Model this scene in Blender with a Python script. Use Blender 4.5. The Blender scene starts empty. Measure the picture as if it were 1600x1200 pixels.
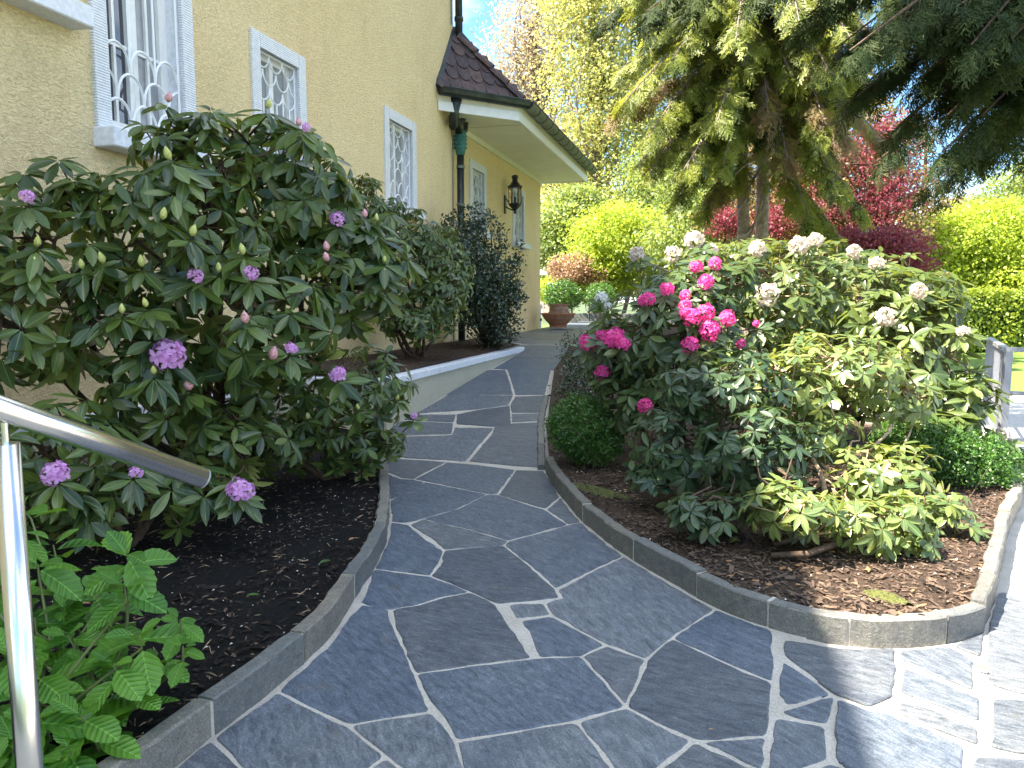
import bpy, math, random
import numpy as np
from mathutils import Vector, Matrix

rnd = random.Random(7)
NR = np.random.default_rng(11)
SC = bpy.context.scene
COL = SC.collection

# ------------------------------------------------------------------ camera, sky, sun, exposure
EYE = 1.25
PITCH = math.atan(130 / 1200)
cam_data = bpy.data.cameras.new('camera')
cam_data.sensor_width = 36
cam_data.lens = 27
cam_data.clip_end = 900
cam_data.clip_start = 0.05
cam = bpy.data.objects.new('camera', cam_data)
cam.location = (0, 0, EYE)
cam.rotation_euler = (math.pi / 2 - PITCH, 0, 0)
COL.objects.link(cam)
SC.camera = cam

SUN_EL = math.radians(56.7)
SUN_AZ = math.radians(-105)            # clockwise from +Y: the sun stands over the house, to the left
W = bpy.data.worlds.new('World'); SC.world = W; W.use_nodes = True
wn = W.node_tree.nodes; wl = W.node_tree.links
bg = wn['Background']; bg.inputs[1].default_value = 0.078
sky = wn.new('ShaderNodeTexSky'); sky.sky_type = 'NISHITA'; sky.sun_disc = False
sky.sun_elevation = SUN_EL; sky.sun_rotation = SUN_AZ
sky.air_density = 1.0; sky.dust_density = 1.6; sky.ozone_density = 1.0
# thin drifting cloud
tc = wn.new('ShaderNodeTexCoord'); cmap = wn.new('ShaderNodeMapping'); cmap.inputs['Scale'].default_value = (1, 1, 2.6); cmap.inputs['Location'].default_value = (13.7, 7.1, 3.3)
cn = wn.new('ShaderNodeTexNoise'); cn.inputs['Scale'].default_value = 1.7; cn.inputs['Detail'].default_value = 7
cr = wn.new('ShaderNodeValToRGB'); cr.color_ramp.elements[0].position = 0.46; cr.color_ramp.elements[1].position = 0.64
cm = wn.new('ShaderNodeMix'); cm.data_type = 'RGBA'; cm.inputs[7].default_value = (10.5, 10.6, 10.8, 1)
wl.new(tc.outputs['Generated'], cmap.inputs[0]); wl.new(cmap.outputs[0], cn.inputs['Vector'])
wl.new(cn.outputs[0], cr.inputs[0]); wl.new(cr.outputs[0], cm.inputs[0])
tint = wn.new('ShaderNodeMix'); tint.data_type = 'RGBA'; tint.blend_type = 'MULTIPLY'; tint.inputs[0].default_value = 1; tint.inputs[7].default_value = (0.60, 0.85, 1.0, 1)
wl.new(sky.outputs[0], tint.inputs[6]); wl.new(tint.outputs[2], cm.inputs[6]); wl.new(cm.outputs[2], bg.inputs[0])

sd = bpy.data.lights.new('sun', 'SUN'); sd.energy = 5.0; sd.angle = math.radians(0.53); sd.color = (1.0, 0.89, 0.74)
sun = bpy.data.objects.new('sun', sd); COL.objects.link(sun)
to_sun = Vector((math.sin(SUN_AZ) * math.cos(SUN_EL), math.cos(SUN_AZ) * math.cos(SUN_EL), math.sin(SUN_EL)))
sun.rotation_euler = to_sun.to_track_quat('Z', 'Y').to_euler()
sun.location = to_sun * 60

SC.view_settings.view_transform = 'Standard'; SC.view_settings.look = 'None'
SC.view_settings.gamma = 1; SC.view_settings.use_curve_mapping = False
SC.view_settings.exposure = 2.52
SC.render.engine = 'CYCLES'
SC.cycles.use_denoising = True
SC.cycles.max_bounces = 7; SC.cycles.transparent_max_bounces = 6
SC.cycles.sample_clamp_indirect = 6

# ------------------------------------------------------------------ measuring: photo pixels -> points of the place
_cp, _sp = math.cos(PITCH), math.sin(PITCH)
def ray(x, y):
    a, b = (x - 800) / 1200, (600 - y) / 1200
    return Vector((a, _cp + b * _sp, -_sp + b * _cp))
def at(x, y, Y):
    r = ray(x, y); return Vector((0, 0, EYE)) + r * (Y / r.y)
def atz(x, y, z=0.0):
    r = ray(x, y); return Vector((0, 0, EYE)) + r * ((z - EYE) / r.z)

A15 = math.radians(15)
dS = Vector((math.sin(A15), math.cos(A15), 0)); nL = Vector((-math.cos(A15), math.sin(A15), 0))
def SL(s, lat, z=0.0): return dS * s + nL * lat + Vector((0, 0, z))
def s_of(p): return p.x * dS.x + p.y * dS.y
def lat_of(p): return p.x * nL.x + p.y * nL.y
S0 = 5.53
def ramp(s):
    if s < S0: return 0.0
    if s < 12: return 0.085 * (s - S0)
    return min(0.55 + 0.012 * (s - 12), 0.64)
def atramp(x, y, off=0.0):
    z = 0.0
    for _ in range(30):
        p = atz(x, y, z + off)
        z = 0.6 * z + 0.4 * ramp(s_of(p))
    return atz(x, y, z + off)

# ------------------------------------------------------------------ materials
def new_mat(name):
    m = bpy.data.materials.new(name); m.use_nodes = True
    nt = m.node_tree; return m, nt, nt.nodes['Principled BSDF'], nt.nodes['Material Output']
def node(nt, t, **k):
    n = nt.nodes.new(t)
    for a, b in k.items():
        setattr(n, a, b)
    return n
def noise(nt, scale, detail=4, vec=None, rough=0.55, dist=0.0):
    n = node(nt, 'ShaderNodeTexNoise'); n.inputs['Scale'].default_value = scale; n.inputs['Detail'].default_value = detail
    n.inputs['Roughness'].default_value = rough; n.inputs['Distortion'].default_value = dist
    if vec is not None: nt.links.new(vec, n.inputs['Vector'])
    return n
def ramp_node(nt, fac, stops):
    r = node(nt, 'ShaderNodeValToRGB'); e = r.color_ramp.elements
    while len(e) < len(stops): e.new(0.5)
    for i, (p, c) in enumerate(stops):
        e[i].position = p; e[i].color = (*c, 1) if len(c) == 3 else c
    nt.links.new(fac, r.inputs[0]); return r
def mixc(nt, a, b, fac, mode='MIX'):
    m = node(nt, 'ShaderNodeMix', data_type='RGBA', blend_type=mode)
    for sock, v in ((m.inputs[6], a), (m.inputs[7], b)):
        if hasattr(v, 'is_output'): nt.links.new(v, sock)
        else: sock.default_value = (*v, 1)
    if hasattr(fac, 'is_output'): nt.links.new(fac, m.inputs[0])
    else: m.inputs[0].default_value = fac
    return m.outputs[2]
def bump(nt, b, h, dist, strength=1.0, chain=None):
    n = node(nt, 'ShaderNodeBump'); n.inputs['Strength'].default_value = strength; n.inputs['Distance'].default_value = dist
    nt.links.new(h, n.inputs['Height'])
    if chain is not None: nt.links.new(chain, n.inputs['Normal'])
    nt.links.new(n.outputs[0], b.inputs['Normal']); return n.outputs[0]
def geo_pos(nt, scale=None, rot=None):
    g = node(nt, 'ShaderNodeNewGeometry')
    if scale is None and rot is None: return g.outputs['Position']
    mp = node(nt, 'ShaderNodeMapping')
    if scale: mp.inputs['Scale'].default_value = scale
    if rot: mp.inputs['Rotation'].default_value = rot
    nt.links.new(g.outputs['Position'], mp.inputs[0]); return mp.outputs[0]
def rnd_out(nt):
    return node(nt, 'ShaderNodeObjectInfo').outputs['Random']

def simple(name, col, rough=0.6, metal=0.0, nscale=0, var=0.25, bumpd=0.0, spec=None):
    m, nt, b, o = new_mat(name)
    b.inputs['Roughness'].default_value = rough; b.inputs['Metallic'].default_value = metal
    if spec is not None: b.inputs['Specular IOR Level'].default_value = spec
    if nscale:
        n = noise(nt, nscale, 5, geo_pos(nt))
        d = tuple(c * (1 - var) for c in col); l = tuple(min(1, c * (1 + var)) for c in col)
        nt.links.new(ramp_node(nt, n.outputs[0], [(0.3, d), (0.7, l)]).outputs[0], b.inputs['Base Color'])
        if bumpd: bump(nt, b, n.outputs[0], bumpd)
    else: b.inputs['Base Color'].default_value = (*col, 1)
    return m

def slate(name, dark, light, rot=0.4, rough=0.5, kerb=False):
    m, nt, b, o = new_mat(name)
    r = rnd_out(nt)
    pos = geo_pos(nt)
    comb = node(nt, 'ShaderNodeCombineXYZ'); 
    mul = node(nt, 'ShaderNodeMath', operation='MULTIPLY'); nt.links.new(r, mul.inputs[0]); mul.inputs[1].default_value = 40
    nt.links.new(mul.outputs[0], comb.inputs[0]); nt.links.new(mul.outputs[0], comb.inputs[2])
    add = node(nt, 'ShaderNodeVectorMath', operation='ADD'); nt.links.new(pos, add.inputs[0]); nt.links.new(comb.outputs[0], add.inputs[1])
    vr = node(nt, 'ShaderNodeVectorRotate'); vr.rotation_type = 'Z_AXIS'
    m2 = node(nt, 'ShaderNodeMath', operation='MULTIPLY_ADD'); nt.links.new(r, m2.inputs[0]); m2.inputs[1].default_value = 0.9; m2.inputs[2].default_value = rot
    nt.links.new(add.outputs[0], vr.inputs['Vector']); nt.links.new(m2.outputs[0], vr.inputs['Angle'])
    mp = node(nt, 'ShaderNodeMapping'); mp.inputs['Scale'].default_value = (1, 3.2, 1) if not kerb else (2, 2, 3)
    nt.links.new(vr.outputs[0], mp.inputs[0])
    grain = noise(nt, 16, 9, mp.outputs[0], 0.7, 0.6)
    fine = noise(nt, 170, 4, pos, 0.7)
    big = noise(nt, 3.2, 4, add.outputs[0], 0.6, 1.0)
    c = ramp_node(nt, grain.outputs[0], [(0.32, dark), (0.55, tuple((a + b_) / 2 for a, b_ in zip(dark, light))), (0.74, light)]).outputs[0]
    fr = ramp_node(nt, fine.outputs[0], [(0.35, (0.55,) * 3), (0.62, (1.2,) * 3), (0.70, (2.5,) * 3)]).outputs[0]
    c = mixc(nt, c, fr, 0.75, 'MULTIPLY')
    c = mixc(nt, c, ramp_node(nt, big.outputs[0], [(0.3, (0.75, 0.78, 0.85)), (0.7, (1.22, 1.18, 1.1))]).outputs[0], 0.8, 'MULTIPLY')
    c = mixc(nt, c, ramp_node(nt, r, [(0, (0.60, 0.62, 0.66)), (0.3, (1.2, 1.12, 1.02)), (0.6, (0.82, 0.92, 1.04)), (0.8, (1.05, 1.05, 1.05)), (1, (1.5, 1.42, 1.3))]).outputs[0], 0.8, 'MULTIPLY')
    st = noise(nt, 7, 3, add.outputs[0], 0.5)
    c = mixc(nt, c, (0.16, 0.13, 0.09), ramp_node(nt, st.outputs[0], [(0.66, (0, 0, 0)), (0.8, (0.35,) * 3)]).outputs[0])
    nt.links.new(c, b.inputs['Base Color'])
    rr = ramp_node(nt, fine.outputs[0], [(0.3, (rough + .15,) * 3), (0.75, (rough - .12,) * 3)])
    nt.links.new(rr.outputs[0], b.inputs['Roughness'])
    n1 = bump(nt, b, grain.outputs[0], 0.005, 0.8)
    bump(nt, b, fine.outputs[0], 0.0018, 0.8, n1)
    return m
M = {}
M['slate'] = slate('slate', (0.038, 0.050, 0.068), (0.18, 0.205, 0.24))
M['kerb'] = slate('kerb_slate', (0.10, 0.10, 0.092), (0.20, 0.20, 0.18), kerb=True, rough=0.62)
def mortar():
    m, nt, b, o = new_mat('mortar'); p = geo_pos(nt)
    n = noise(nt, 130, 6, p, 0.75); g = noise(nt, 5, 4, p)
    c = ramp_node(nt, n.outputs[0], [(0.3, (0.32, 0.30, 0.27)), (0.6, (0.56, 0.53, 0.48)), (0.75, (0.68, 0.65, 0.6))]).outputs[0]
    c = mixc(nt, c, ramp_node(nt, g.outputs[0], [(0.35, (0.8, 0.77, 0.72)), (0.7, (1.05, 1.03, 1.0))]).outputs[0], 0.8, 'MULTIPLY')
    nt.links.new(c, b.inputs['Base Color']); b.inputs['Roughness'].default_value = 0.95
    bump(nt, b, n.outputs[0], 0.004, 1.0); return m
M['mortar'] = mortar()
def stucco(name, base, sc=55, depth=0.02):
    m, nt, b, o = new_mat(name)
    p = geo_pos(nt, rot=(0, 0, A15))
    w = noise(nt, 14, 2, p, 0.5)
    p2 = node(nt, 'ShaderNodeMapping'); p2.inputs['Rotation'].default_value = (0.6, 0, 0); p2.inputs['Scale'].default_value = (1, 0.62, 1.35)
    nt.links.new(p, p2.inputs[0])
    n = noise(nt, sc, 3, p2.outputs[0], 0.6, 1.4)
    f = noise(nt, sc * 3.4, 3, p, 0.6)
    h = node(nt, 'ShaderNodeMath', operation='MULTIPLY_ADD'); nt.links.new(f.outputs[0], h.inputs[0]); h.inputs[1].default_value = 0.35
    nt.links.new(n.outputs[0], h.inputs[2])
    big = noise(nt, 0.8, 4, p, 0.6)
    d = tuple(c * 0.80 for c in base); l = tuple(min(0.9, c * 1.08) for c in base)  # pits darker, tips lighter: relief shading put into the roughcast colour
    c = ramp_node(nt, n.outputs[0], [(0.34, d), (0.5, base), (0.7, l)]).outputs[0]
    c = mixc(nt, c, ramp_node(nt, big.outputs[0], [(0.3, (0.93, 0.9, 0.84)), (0.7, (1.05, 1.05, 1.05))]).outputs[0], 0.9, 'MULTIPLY')
    vm = node(nt, 'ShaderNodeMapping'); vm.inputs['Scale'].default_value = (2.6, 2.6, 0.35); nt.links.new(p, vm.inputs[0])
    sk = noise(nt, 1.6, 5, vm.outputs[0], 0.6)
    c = mixc(nt, c, ramp_node(nt, sk.outputs[0], [(0.30, (0.86, 0.84, 0.79)), (0.45, (1, 1, 1))]).outputs[0], 0.4, 'MULTIPLY')
    nt.links.new(c, b.inputs['Base Color']); b.inputs['Roughness'].default_value = 0.92
    b.inputs['Specular IOR Level'].default_value = 0.2
    bump(nt, b, h.outputs[0], depth, 1.0); return m
M['stucco'] = stucco('yellow_roughcast', (0.94, 0.74, 0.43), 46, 0.026)
M['stucco_plinth'] = stucco('grey_roughcast', (0.40, 0.39, 0.33), 70, 0.012)
M['stucco_low'] = stucco('pale_roughcast', (0.55, 0.53, 0.42), 70, 0.012)
M['trim'] = simple('white_stone_trim', (0.66, 0.68, 0.73), 0.7, nscale=30, var=0.12, bumpd=0.003)
def ribbed():
    m, nt, b, o = new_mat('combed_stone_surround')
    g = node(nt, 'ShaderNodeNewGeometry'); sx = node(nt, 'ShaderNodeSeparateXYZ'); nt.links.new(g.outputs['Position'], sx.inputs[0])
    mm = node(nt, 'ShaderNodeMath', operation='MULTIPLY'); nt.links.new(sx.outputs[2], mm.inputs[0]); mm.inputs[1].default_value = 2 * math.pi / 0.018
    s = node(nt, 'ShaderNodeMath', operation='SINE'); nt.links.new(mm.outputs[0], s.inputs[0])
    n = noise(nt, 25, 4, g.outputs['Position'])
    c = ramp_node(nt, n.outputs[0], [(0.3, (0.62, 0.64, 0.68)), (0.7, (0.74, 0.75, 0.78))]).outputs[0]
    nt.links.new(c, b.inputs['Base Color']); b.inputs['Roughness'].default_value = 0.8
    bump(nt, b, s.outputs[0], 0.0025, 0.9); return m
M['ribbed'] = ribbed()
M['white_paint'] = simple('white_paint', (0.78, 0.78, 0.77), 0.4, nscale=12, var=0.05)
M['grille'] = simple('white_grille_paint', (0.74, 0.75, 0.76), 0.45)
M['soffit'] = simple('cream_soffit_paint', (0.68, 0.66, 0.54), 0.6, nscale=3, var=0.06)
M['cap'] = simple('pale_blue_white_cap', (0.64, 0.67, 0.72), 0.6, nscale=20, var=0.12, bumpd=0.002)
M['curtain'] = simple('grey_curtain', (0.42, 0.42, 0.42), 0.9, nscale=6, var=0.15)
M['interior'] = simple('dark_interior', (0.03, 0.03, 0.035), 0.8)
def glass():
    m, nt, b, o = new_mat('window_glass')
    b.inputs['Base Color'].default_value = (0.035, 0.04, 0.05, 1); b.inputs['Roughness'].default_value = 0.03
    b.inputs['Specular IOR Level'].default_value = 0.9
    b.inputs['IOR'].default_value = 1.6
    return m
M['glass'] = glass()
M['frost'] = simple('frosted_pane', (0.30, 0.31, 0.33), 0.25, nscale=5, var=0.2)
def copper():
    m, nt, b, o = new_mat('weathered_copper'); p = geo_pos(nt)
    n = noise(nt, 9, 6, p, 0.65); 
    c = ramp_node(nt, n.outputs[0], [(0.3, (0.022, 0.028, 0.03)), (0.6, (0.045, 0.055, 0.055)), (0.78, (0.08, 0.12, 0.11))]).outputs[0]
    nt.links.new(c, b.inputs['Base Color']); b.inputs['Roughness'].default_value = 0.42; b.inputs['Metallic'].default_value = 0.55
    bump(nt, b, n.outputs[0], 0.002, 0.5); return m
M['copper'] = copper()
M['copper_grey'] = simple('grey_green_copper', (0.115, 0.135, 0.115), 0.5, metal=0.3, nscale=8, var=0.3)
M['verdigris'] = simple('verdigris', (0.045, 0.16, 0.14), 0.7, nscale=30, var=0.5, bumpd=0.004)
def tile():
    m, nt, b, o = new_mat('roof_tile'); p = geo_pos(nt)
    n = noise(nt, 14, 6, p, 0.7); r = rnd_out(nt)
    c = ramp_node(nt, n.outputs[0], [(0.3, (0.035, 0.026, 0.03)), (0.55, (0.085, 0.058, 0.058)), (0.75, (0.15, 0.11, 0.10))]).outputs[0]
    c = mixc(nt, c, ramp_node(nt, r, [(0, (0.6, 0.6, 0.7)), (1, (1.35, 1.15, 1.0))]).outputs[0], 0.8, 'MULTIPLY')
    nt.links.new(c, b.inputs['Base Color']); b.inputs['Roughness'].default_value = 0.75
    bump(nt, b, n.outputs[0], 0.004); return m
M['tile'] = tile()
M['black_iron'] = simple('black_lantern_iron', (0.018, 0.02, 0.02), 0.4, metal=0.4, nscale=20, var=0.3)
M['lamp_glass'] = simple('lantern_glass', (0.72, 0.72, 0.7), 0.12)
def steel():
    m, nt, b, o = new_mat('brushed_steel')
    n = noise(nt, 260, 2, geo_pos(nt, scale=(1, 1, 0.03)))
    b.inputs['Base Color'].default_value = (0.78, 0.77, 0.75, 1); b.inputs['Metallic'].default_value = 1
    b.inputs['Roughness'].default_value = 0.24; return m
M['steel'] = steel()
M['galv'] = simple('galvanised_rail', (0.24, 0.25, 0.28), 0.5, metal=0.3, nscale=10, var=0.1)
M['terracotta'] = simple('terracotta', (0.36, 0.17, 0.10), 0.8, nscale=14, var=0.25, bumpd=0.004)
M['terracotta_old'] = simple('weathered_terracotta', (0.30, 0.20, 0.15), 0.85, nscale=14, var=0.35, bumpd=0.004)
M['darkstone'] = simple('dark_edging_stone', (0.07, 0.08, 0.08), 0.7, nscale=12, var=0.3, bumpd=0.004)
M['teal'] = simple('teal_plastic', (0.22, 0.50, 0.44), 0.35)
def soil(name, a, b2, c2, sc=60):
    m, nt, b, o = new_mat(name); p = geo_pos(nt)
    n = noise(nt, sc, 8, p, 0.75, 0.5); g = noise(nt, 2.2, 4, p)
    c = ramp_node(nt, n.outputs[0], [(0.35, a), (0.58, b2), (0.78, c2)]).outputs[0]
    c = mixc(nt, c, ramp_node(nt, g.outputs[0], [(0.3, (0.8, 0.8, 0.8)), (0.7, (1.2, 1.15, 1.1))]).outputs[0], 0.8, 'MULTIPLY')
    nt.links.new(c, b.inputs['Base Color']); b.inputs['Roughness'].default_value = 0.95; b.inputs['Specular IOR Level'].default_value = 0.2
    bump(nt, b, n.outputs[0], 0.02, 1.0); return m
M['soil_black'] = soil('black_compost', (0.004, 0.004, 0.004), (0.010, 0.010, 0.010), (0.035, 0.033, 0.032))
M['soil_brown'] = soil('brown_bark_soil', (0.026, 0.019, 0.014), (0.085, 0.058, 0.042), (0.20, 0.145, 0.105))
M['paving_pale'] = simple('pale_terrace_concrete', (0.45, 0.44, 0.42), 0.85, nscale=20, var=0.12)
M['lawn'] = simple('lawn_green', (0.10, 0.17, 0.02), 0.9, nscale=18, var=0.35, bumpd=0.02)
M['ground'] = simple('garden_earth', (0.05, 0.075, 0.025), 0.95, nscale=4, var=0.4)

def leafmat(name, top, top2, under, rough=0.4, trans=0.25, tcol=None, spec=0.5, rib=0, veins=False):
    m, nt, b, o = new_mat(name)
    at_ = node(nt, 'ShaderNodeAttribute'); at_.attribute_name = 'var'
    r = rnd_out(nt)
    ad = node(nt, 'ShaderNodeMath', operation='ADD'); nt.links.new(at_.outputs['Fac'], ad.inputs[0]); nt.links.new(r, ad.inputs[1])
    fr = node(nt, 'ShaderNodeMath', operation='FRACT'); nt.links.new(ad.outputs[0], fr.inputs[0])
    mid = tuple((a + c) / 2 for a, c in zip(top, top2))
    c = ramp_node(nt, fr.outputs[0], [(0.0, top), (0.45, mid), (0.85, top2), (1.0, top)]).outputs[0]
    n = noise(nt, 60, 3, geo_pos(nt)); 
    c = mixc(nt, c, ramp_node(nt, n.outputs[0], [(0.3, (0.8,) * 3), (0.7, (1.2,) * 3)]).outputs[0], 0.6, 'MULTIPLY')
    g = node(nt, 'ShaderNodeNewGeometry')
    c = mixc(nt, c, under, g.outputs['Backfacing'])
    if rib:      # pale midrib (and side veins) in the leaf's own coordinates
        tc_ = node(nt, 'ShaderNodeTexCoord'); sx = node(nt, 'ShaderNodeSeparateXYZ'); nt.links.new(tc_.outputs['Object'], sx.inputs[0])
        ab = node(nt, 'ShaderNodeMath', operation='ABSOLUTE'); nt.links.new(sx.outputs[1], ab.inputs[0])
        rr_ = ramp_node(nt, ab.outputs[0], [(0.006, (rib,) * 3), (0.016, (0, 0, 0))])
        c = mixc(nt, c, tuple(min(1, q * 2.2 + .05) for q in top2), rr_.outputs[0])
        if veins:
            ma = node(nt, 'ShaderNodeMath', operation='MULTIPLY_ADD'); nt.links.new(ab.outputs[0], ma.inputs[0]); ma.inputs[1].default_value = -0.9; nt.links.new(sx.outputs[0], ma.inputs[2])
            mu = node(nt, 'ShaderNodeMath', operation='MULTIPLY'); nt.links.new(ma.outputs[0], mu.inputs[0]); mu.inputs[1].default_value = 2 * math.pi / 0.14
            sn = node(nt, 'ShaderNodeMath', operation='SINE'); nt.links.new(mu.outputs[0], sn.inputs[0])
            vv_ = ramp_node(nt, sn.outputs[0], [(0.0, (0.72,) * 3), (0.6, (1.0,) * 3), (0.97, (1.25,) * 3)])
            c = mixc(nt, c, vv_.outputs[0], 0.35, 'MULTIPLY'); bump(nt, b, sn.outputs[0], 0.0016, 0.8)
    nt.links.new(c, b.inputs['Base Color']); b.inputs['Roughness'].default_value = rough
    b.inputs['Specular IOR Level'].default_value = spec
    t = node(nt, 'ShaderNodeBsdfTranslucent')
    tcol = tcol or tuple(min(1, q * s) for q, s in zip(top2, (2.2, 2.0, 1.0)))
    t.inputs[0].default_value = (*tcol, 1)
    mx = node(nt, 'ShaderNodeMixShader'); mx.inputs[0].default_value = trans
    nt.links.new(b.outputs[0], mx.inputs[1]); nt.links.new(t.outputs[0], mx.inputs[2]); nt.links.new(mx.outputs[0], o.inputs[0])
    return m
M['rhodo'] = leafmat('rhododendron_leaf', (0.020, 0.045, 0.018), (0.10, 0.15, 0.032), (0.21, 0.24, 0.06), 0.3, 0.22, spec=.5, rib=.5)
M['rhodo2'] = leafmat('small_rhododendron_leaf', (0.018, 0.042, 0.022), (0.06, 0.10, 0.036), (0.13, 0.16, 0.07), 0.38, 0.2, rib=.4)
M['cream_leaf'] = leafmat('cream_rhododendron_leaf', (0.035, 0.065, 0.02), (0.125, 0.165, 0.045), (0.17, 0.18, 0.07), 0.33, 0.26, rib=.4)
M['pink_leaf'] = leafmat('magenta_rhododendron_leaf', (0.03, 0.06, 0.022), (0.08, 0.12, 0.03), (0.12, 0.14, 0.05), 0.36, 0.2)
M['sun_leaf'] = leafmat('sunlit_rhododendron_leaf', (0.055, 0.10, 0.035), (0.19, 0.24, 0.075), (0.20, 0.23, 0.09), 0.3, 0.26, rib=.4)  # lighter copy of the small leaf, with sunshine put into its colour
M['holly'] = leafmat('glossy_dark_leaf', (0.014, 0.032, 0.022), (0.03, 0.06, 0.035), (0.05, 0.07, 0.035), 0.22, 0.08)
M['hydrangea'] = leafmat('hydrangea_leaf', (0.035, 0.13, 0.014), (0.12, 0.28, 0.03), (0.12, 0.24, 0.05), 0.36, 0.28, rib=.5, veins=True)
M['box'] = leafmat('boxwood_leaf', (0.03, 0.085, 0.015), (0.07, 0.16, 0.025), (0.06, 0.12, 0.03), 0.4, 0.25)
M['lime'] = leafmat('lime_leaf', (0.13, 0.20, 0.02), (0.38, 0.46, 0.05), (0.3, 0.4, 0.05), 0.5, 0.45, (0.55, 0.65, 0.06))
M['lime2'] = leafmat('yellow_green_leaf', (0.14, 0.2, 0.02), (0.34, 0.38, 0.05), (0.25, 0.3, 0.05), 0.5, 0.4, (0.5, 0.52, 0.08))
M['olive'] = leafmat('spring_leaf', (0.17, 0.20, 0.05), (0.50, 0.50, 0.17), (0.38, 0.38, 0.14), 0.5, 0.4, (0.6, 0.58, 0.16))
M['bud_pink'] = leafmat('pink_bud_leaf', (0.30, 0.24, 0.16), (0.52, 0.42, 0.26), (0.4, 0.34, 0.22), 0.6, 0.35, (0.6, 0.48, 0.3))
M['grey_green'] = leafmat('grey_green_leaf', (0.09, 0.14, 0.04), (0.2, 0.26, 0.08), (0.16, 0.2, 0.07), 0.5, 0.35)
M['red'] = leafmat('maple_red_leaf', (0.10, 0.02, 0.032), (0.29, 0.055, 0.08), (0.2, 0.04, 0.06), 0.55, 0.28, (0.42, 0.07, 0.10))
M['salmon'] = leafmat('salmon_leaf', (0.26, 0.12, 0.09), (0.42, 0.27, 0.16), (0.3, 0.2, 0.12), 0.5, 0.35, (0.5, 0.3, 0.2))
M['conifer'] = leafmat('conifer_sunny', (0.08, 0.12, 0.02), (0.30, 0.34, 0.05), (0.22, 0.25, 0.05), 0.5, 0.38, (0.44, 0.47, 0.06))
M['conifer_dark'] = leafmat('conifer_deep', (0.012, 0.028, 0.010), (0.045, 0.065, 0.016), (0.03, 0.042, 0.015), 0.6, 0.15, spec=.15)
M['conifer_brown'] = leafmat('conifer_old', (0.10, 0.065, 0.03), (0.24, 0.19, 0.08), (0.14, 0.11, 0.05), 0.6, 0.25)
M['hedge'] = leafmat('beech_hedge_leaf', (0.12, 0.19, 0.02), (0.30, 0.38, 0.04), (0.2, 0.27, 0.04), 0.5, 0.4, (0.45, 0.52, 0.05))
M['bark'] = simple('brown_bark', (0.085, 0.055, 0.035), 0.9, nscale=40, var=0.5, bumpd=0.006)
M['bark_tan'] = simple('tan_bark', (0.30, 0.22, 0.14), 0.9, nscale=40, var=0.4, bumpd=0.006)
M['bark_grey'] = simple('grey_trunk_bark', (0.20, 0.16, 0.14), 0.9, nscale=30, var=0.45, bumpd=0.01)
M['bark_pink'] = simple('pinkish_grey_bark', (0.30, 0.23, 0.20), 0.9, nscale=14, var=0.45, bumpd=0.02)
M['stem_green'] = simple('green_stem', (0.14, 0.17, 0.06), 0.6)
def petal(name, a, b_, throat):
    m, nt, b, o = new_mat(name)
    at_ = node(nt, 'ShaderNodeAttribute'); at_.attribute_name = 'var'
    c = ramp_node(nt, at_.outputs['Fac'], [(0.0, throat), (0.3, a), (1.0, b_)]).outputs[0]
    nt.links.new(c, b.inputs['Base Color']); b.inputs['Roughness'].default_value = 0.6
    t = node(nt, 'ShaderNodeBsdfTranslucent'); nt.links.new(c, t.inputs[0])
    mx = node(nt, 'ShaderNodeMixShader'); mx.inputs[0].default_value = 0.35
    nt.links.new(b.outputs[0], mx.inputs[1]); nt.links.new(t.outputs[0], mx.inputs[2]); nt.links.new(mx.outputs[0], o.inputs[0])
    return m
M['lilac'] = petal('lilac_petal', (0.62, 0.27, 0.62), (0.80, 0.46, 0.80), (0.62, 0.22, 0.35))
M['pink'] = petal('magenta_petal', (0.75, 0.04, 0.28), (0.88, 0.12, 0.42), (0.5, 0.02, 0.15))
M['cream'] = petal('cream_petal', (0.62, 0.50, 0.40), (0.74, 0.66, 0.56), (0.60, 0.26, 0.12))
M['white_petal'] = petal('white_petal', (0.82, 0.82, 0.80), (0.84, 0.84, 0.84), (0.8, 0.65, 0.4))
M['budgreen'] = simple('green_bud', (0.42, 0.45, 0.14), 0.5, nscale=90, var=0.3)
M['budpink'] = simple('pink_bud', (0.55, 0.28, 0.30), 0.5, nscale=90, var=0.5)
M['chip_white'] = simple('pale_chip', (0.55, 0.52, 0.48), 0.8)
M['chip_brown'] = simple('bark_chip', (0.085, 0.056, 0.038), 0.85, nscale=30, var=0.5)
M['chip_dark'] = simple('dark_chip', (0.022, 0.018, 0.016), 0.95, nscale=30, var=0.5, spec=.1)
M['moss'] = simple('moss', (0.085, 0.095, 0.02), 0.95, nscale=90, var=0.7, bumpd=0.02)
M['litter'] = simple('needle_litter', (0.17, 0.115, 0.07), 0.9, nscale=30, var=0.4)
M['dry'] = simple('dry_leaf', (0.30, 0.16, 0.07), 0.8, nscale=30, var=0.4)

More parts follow.
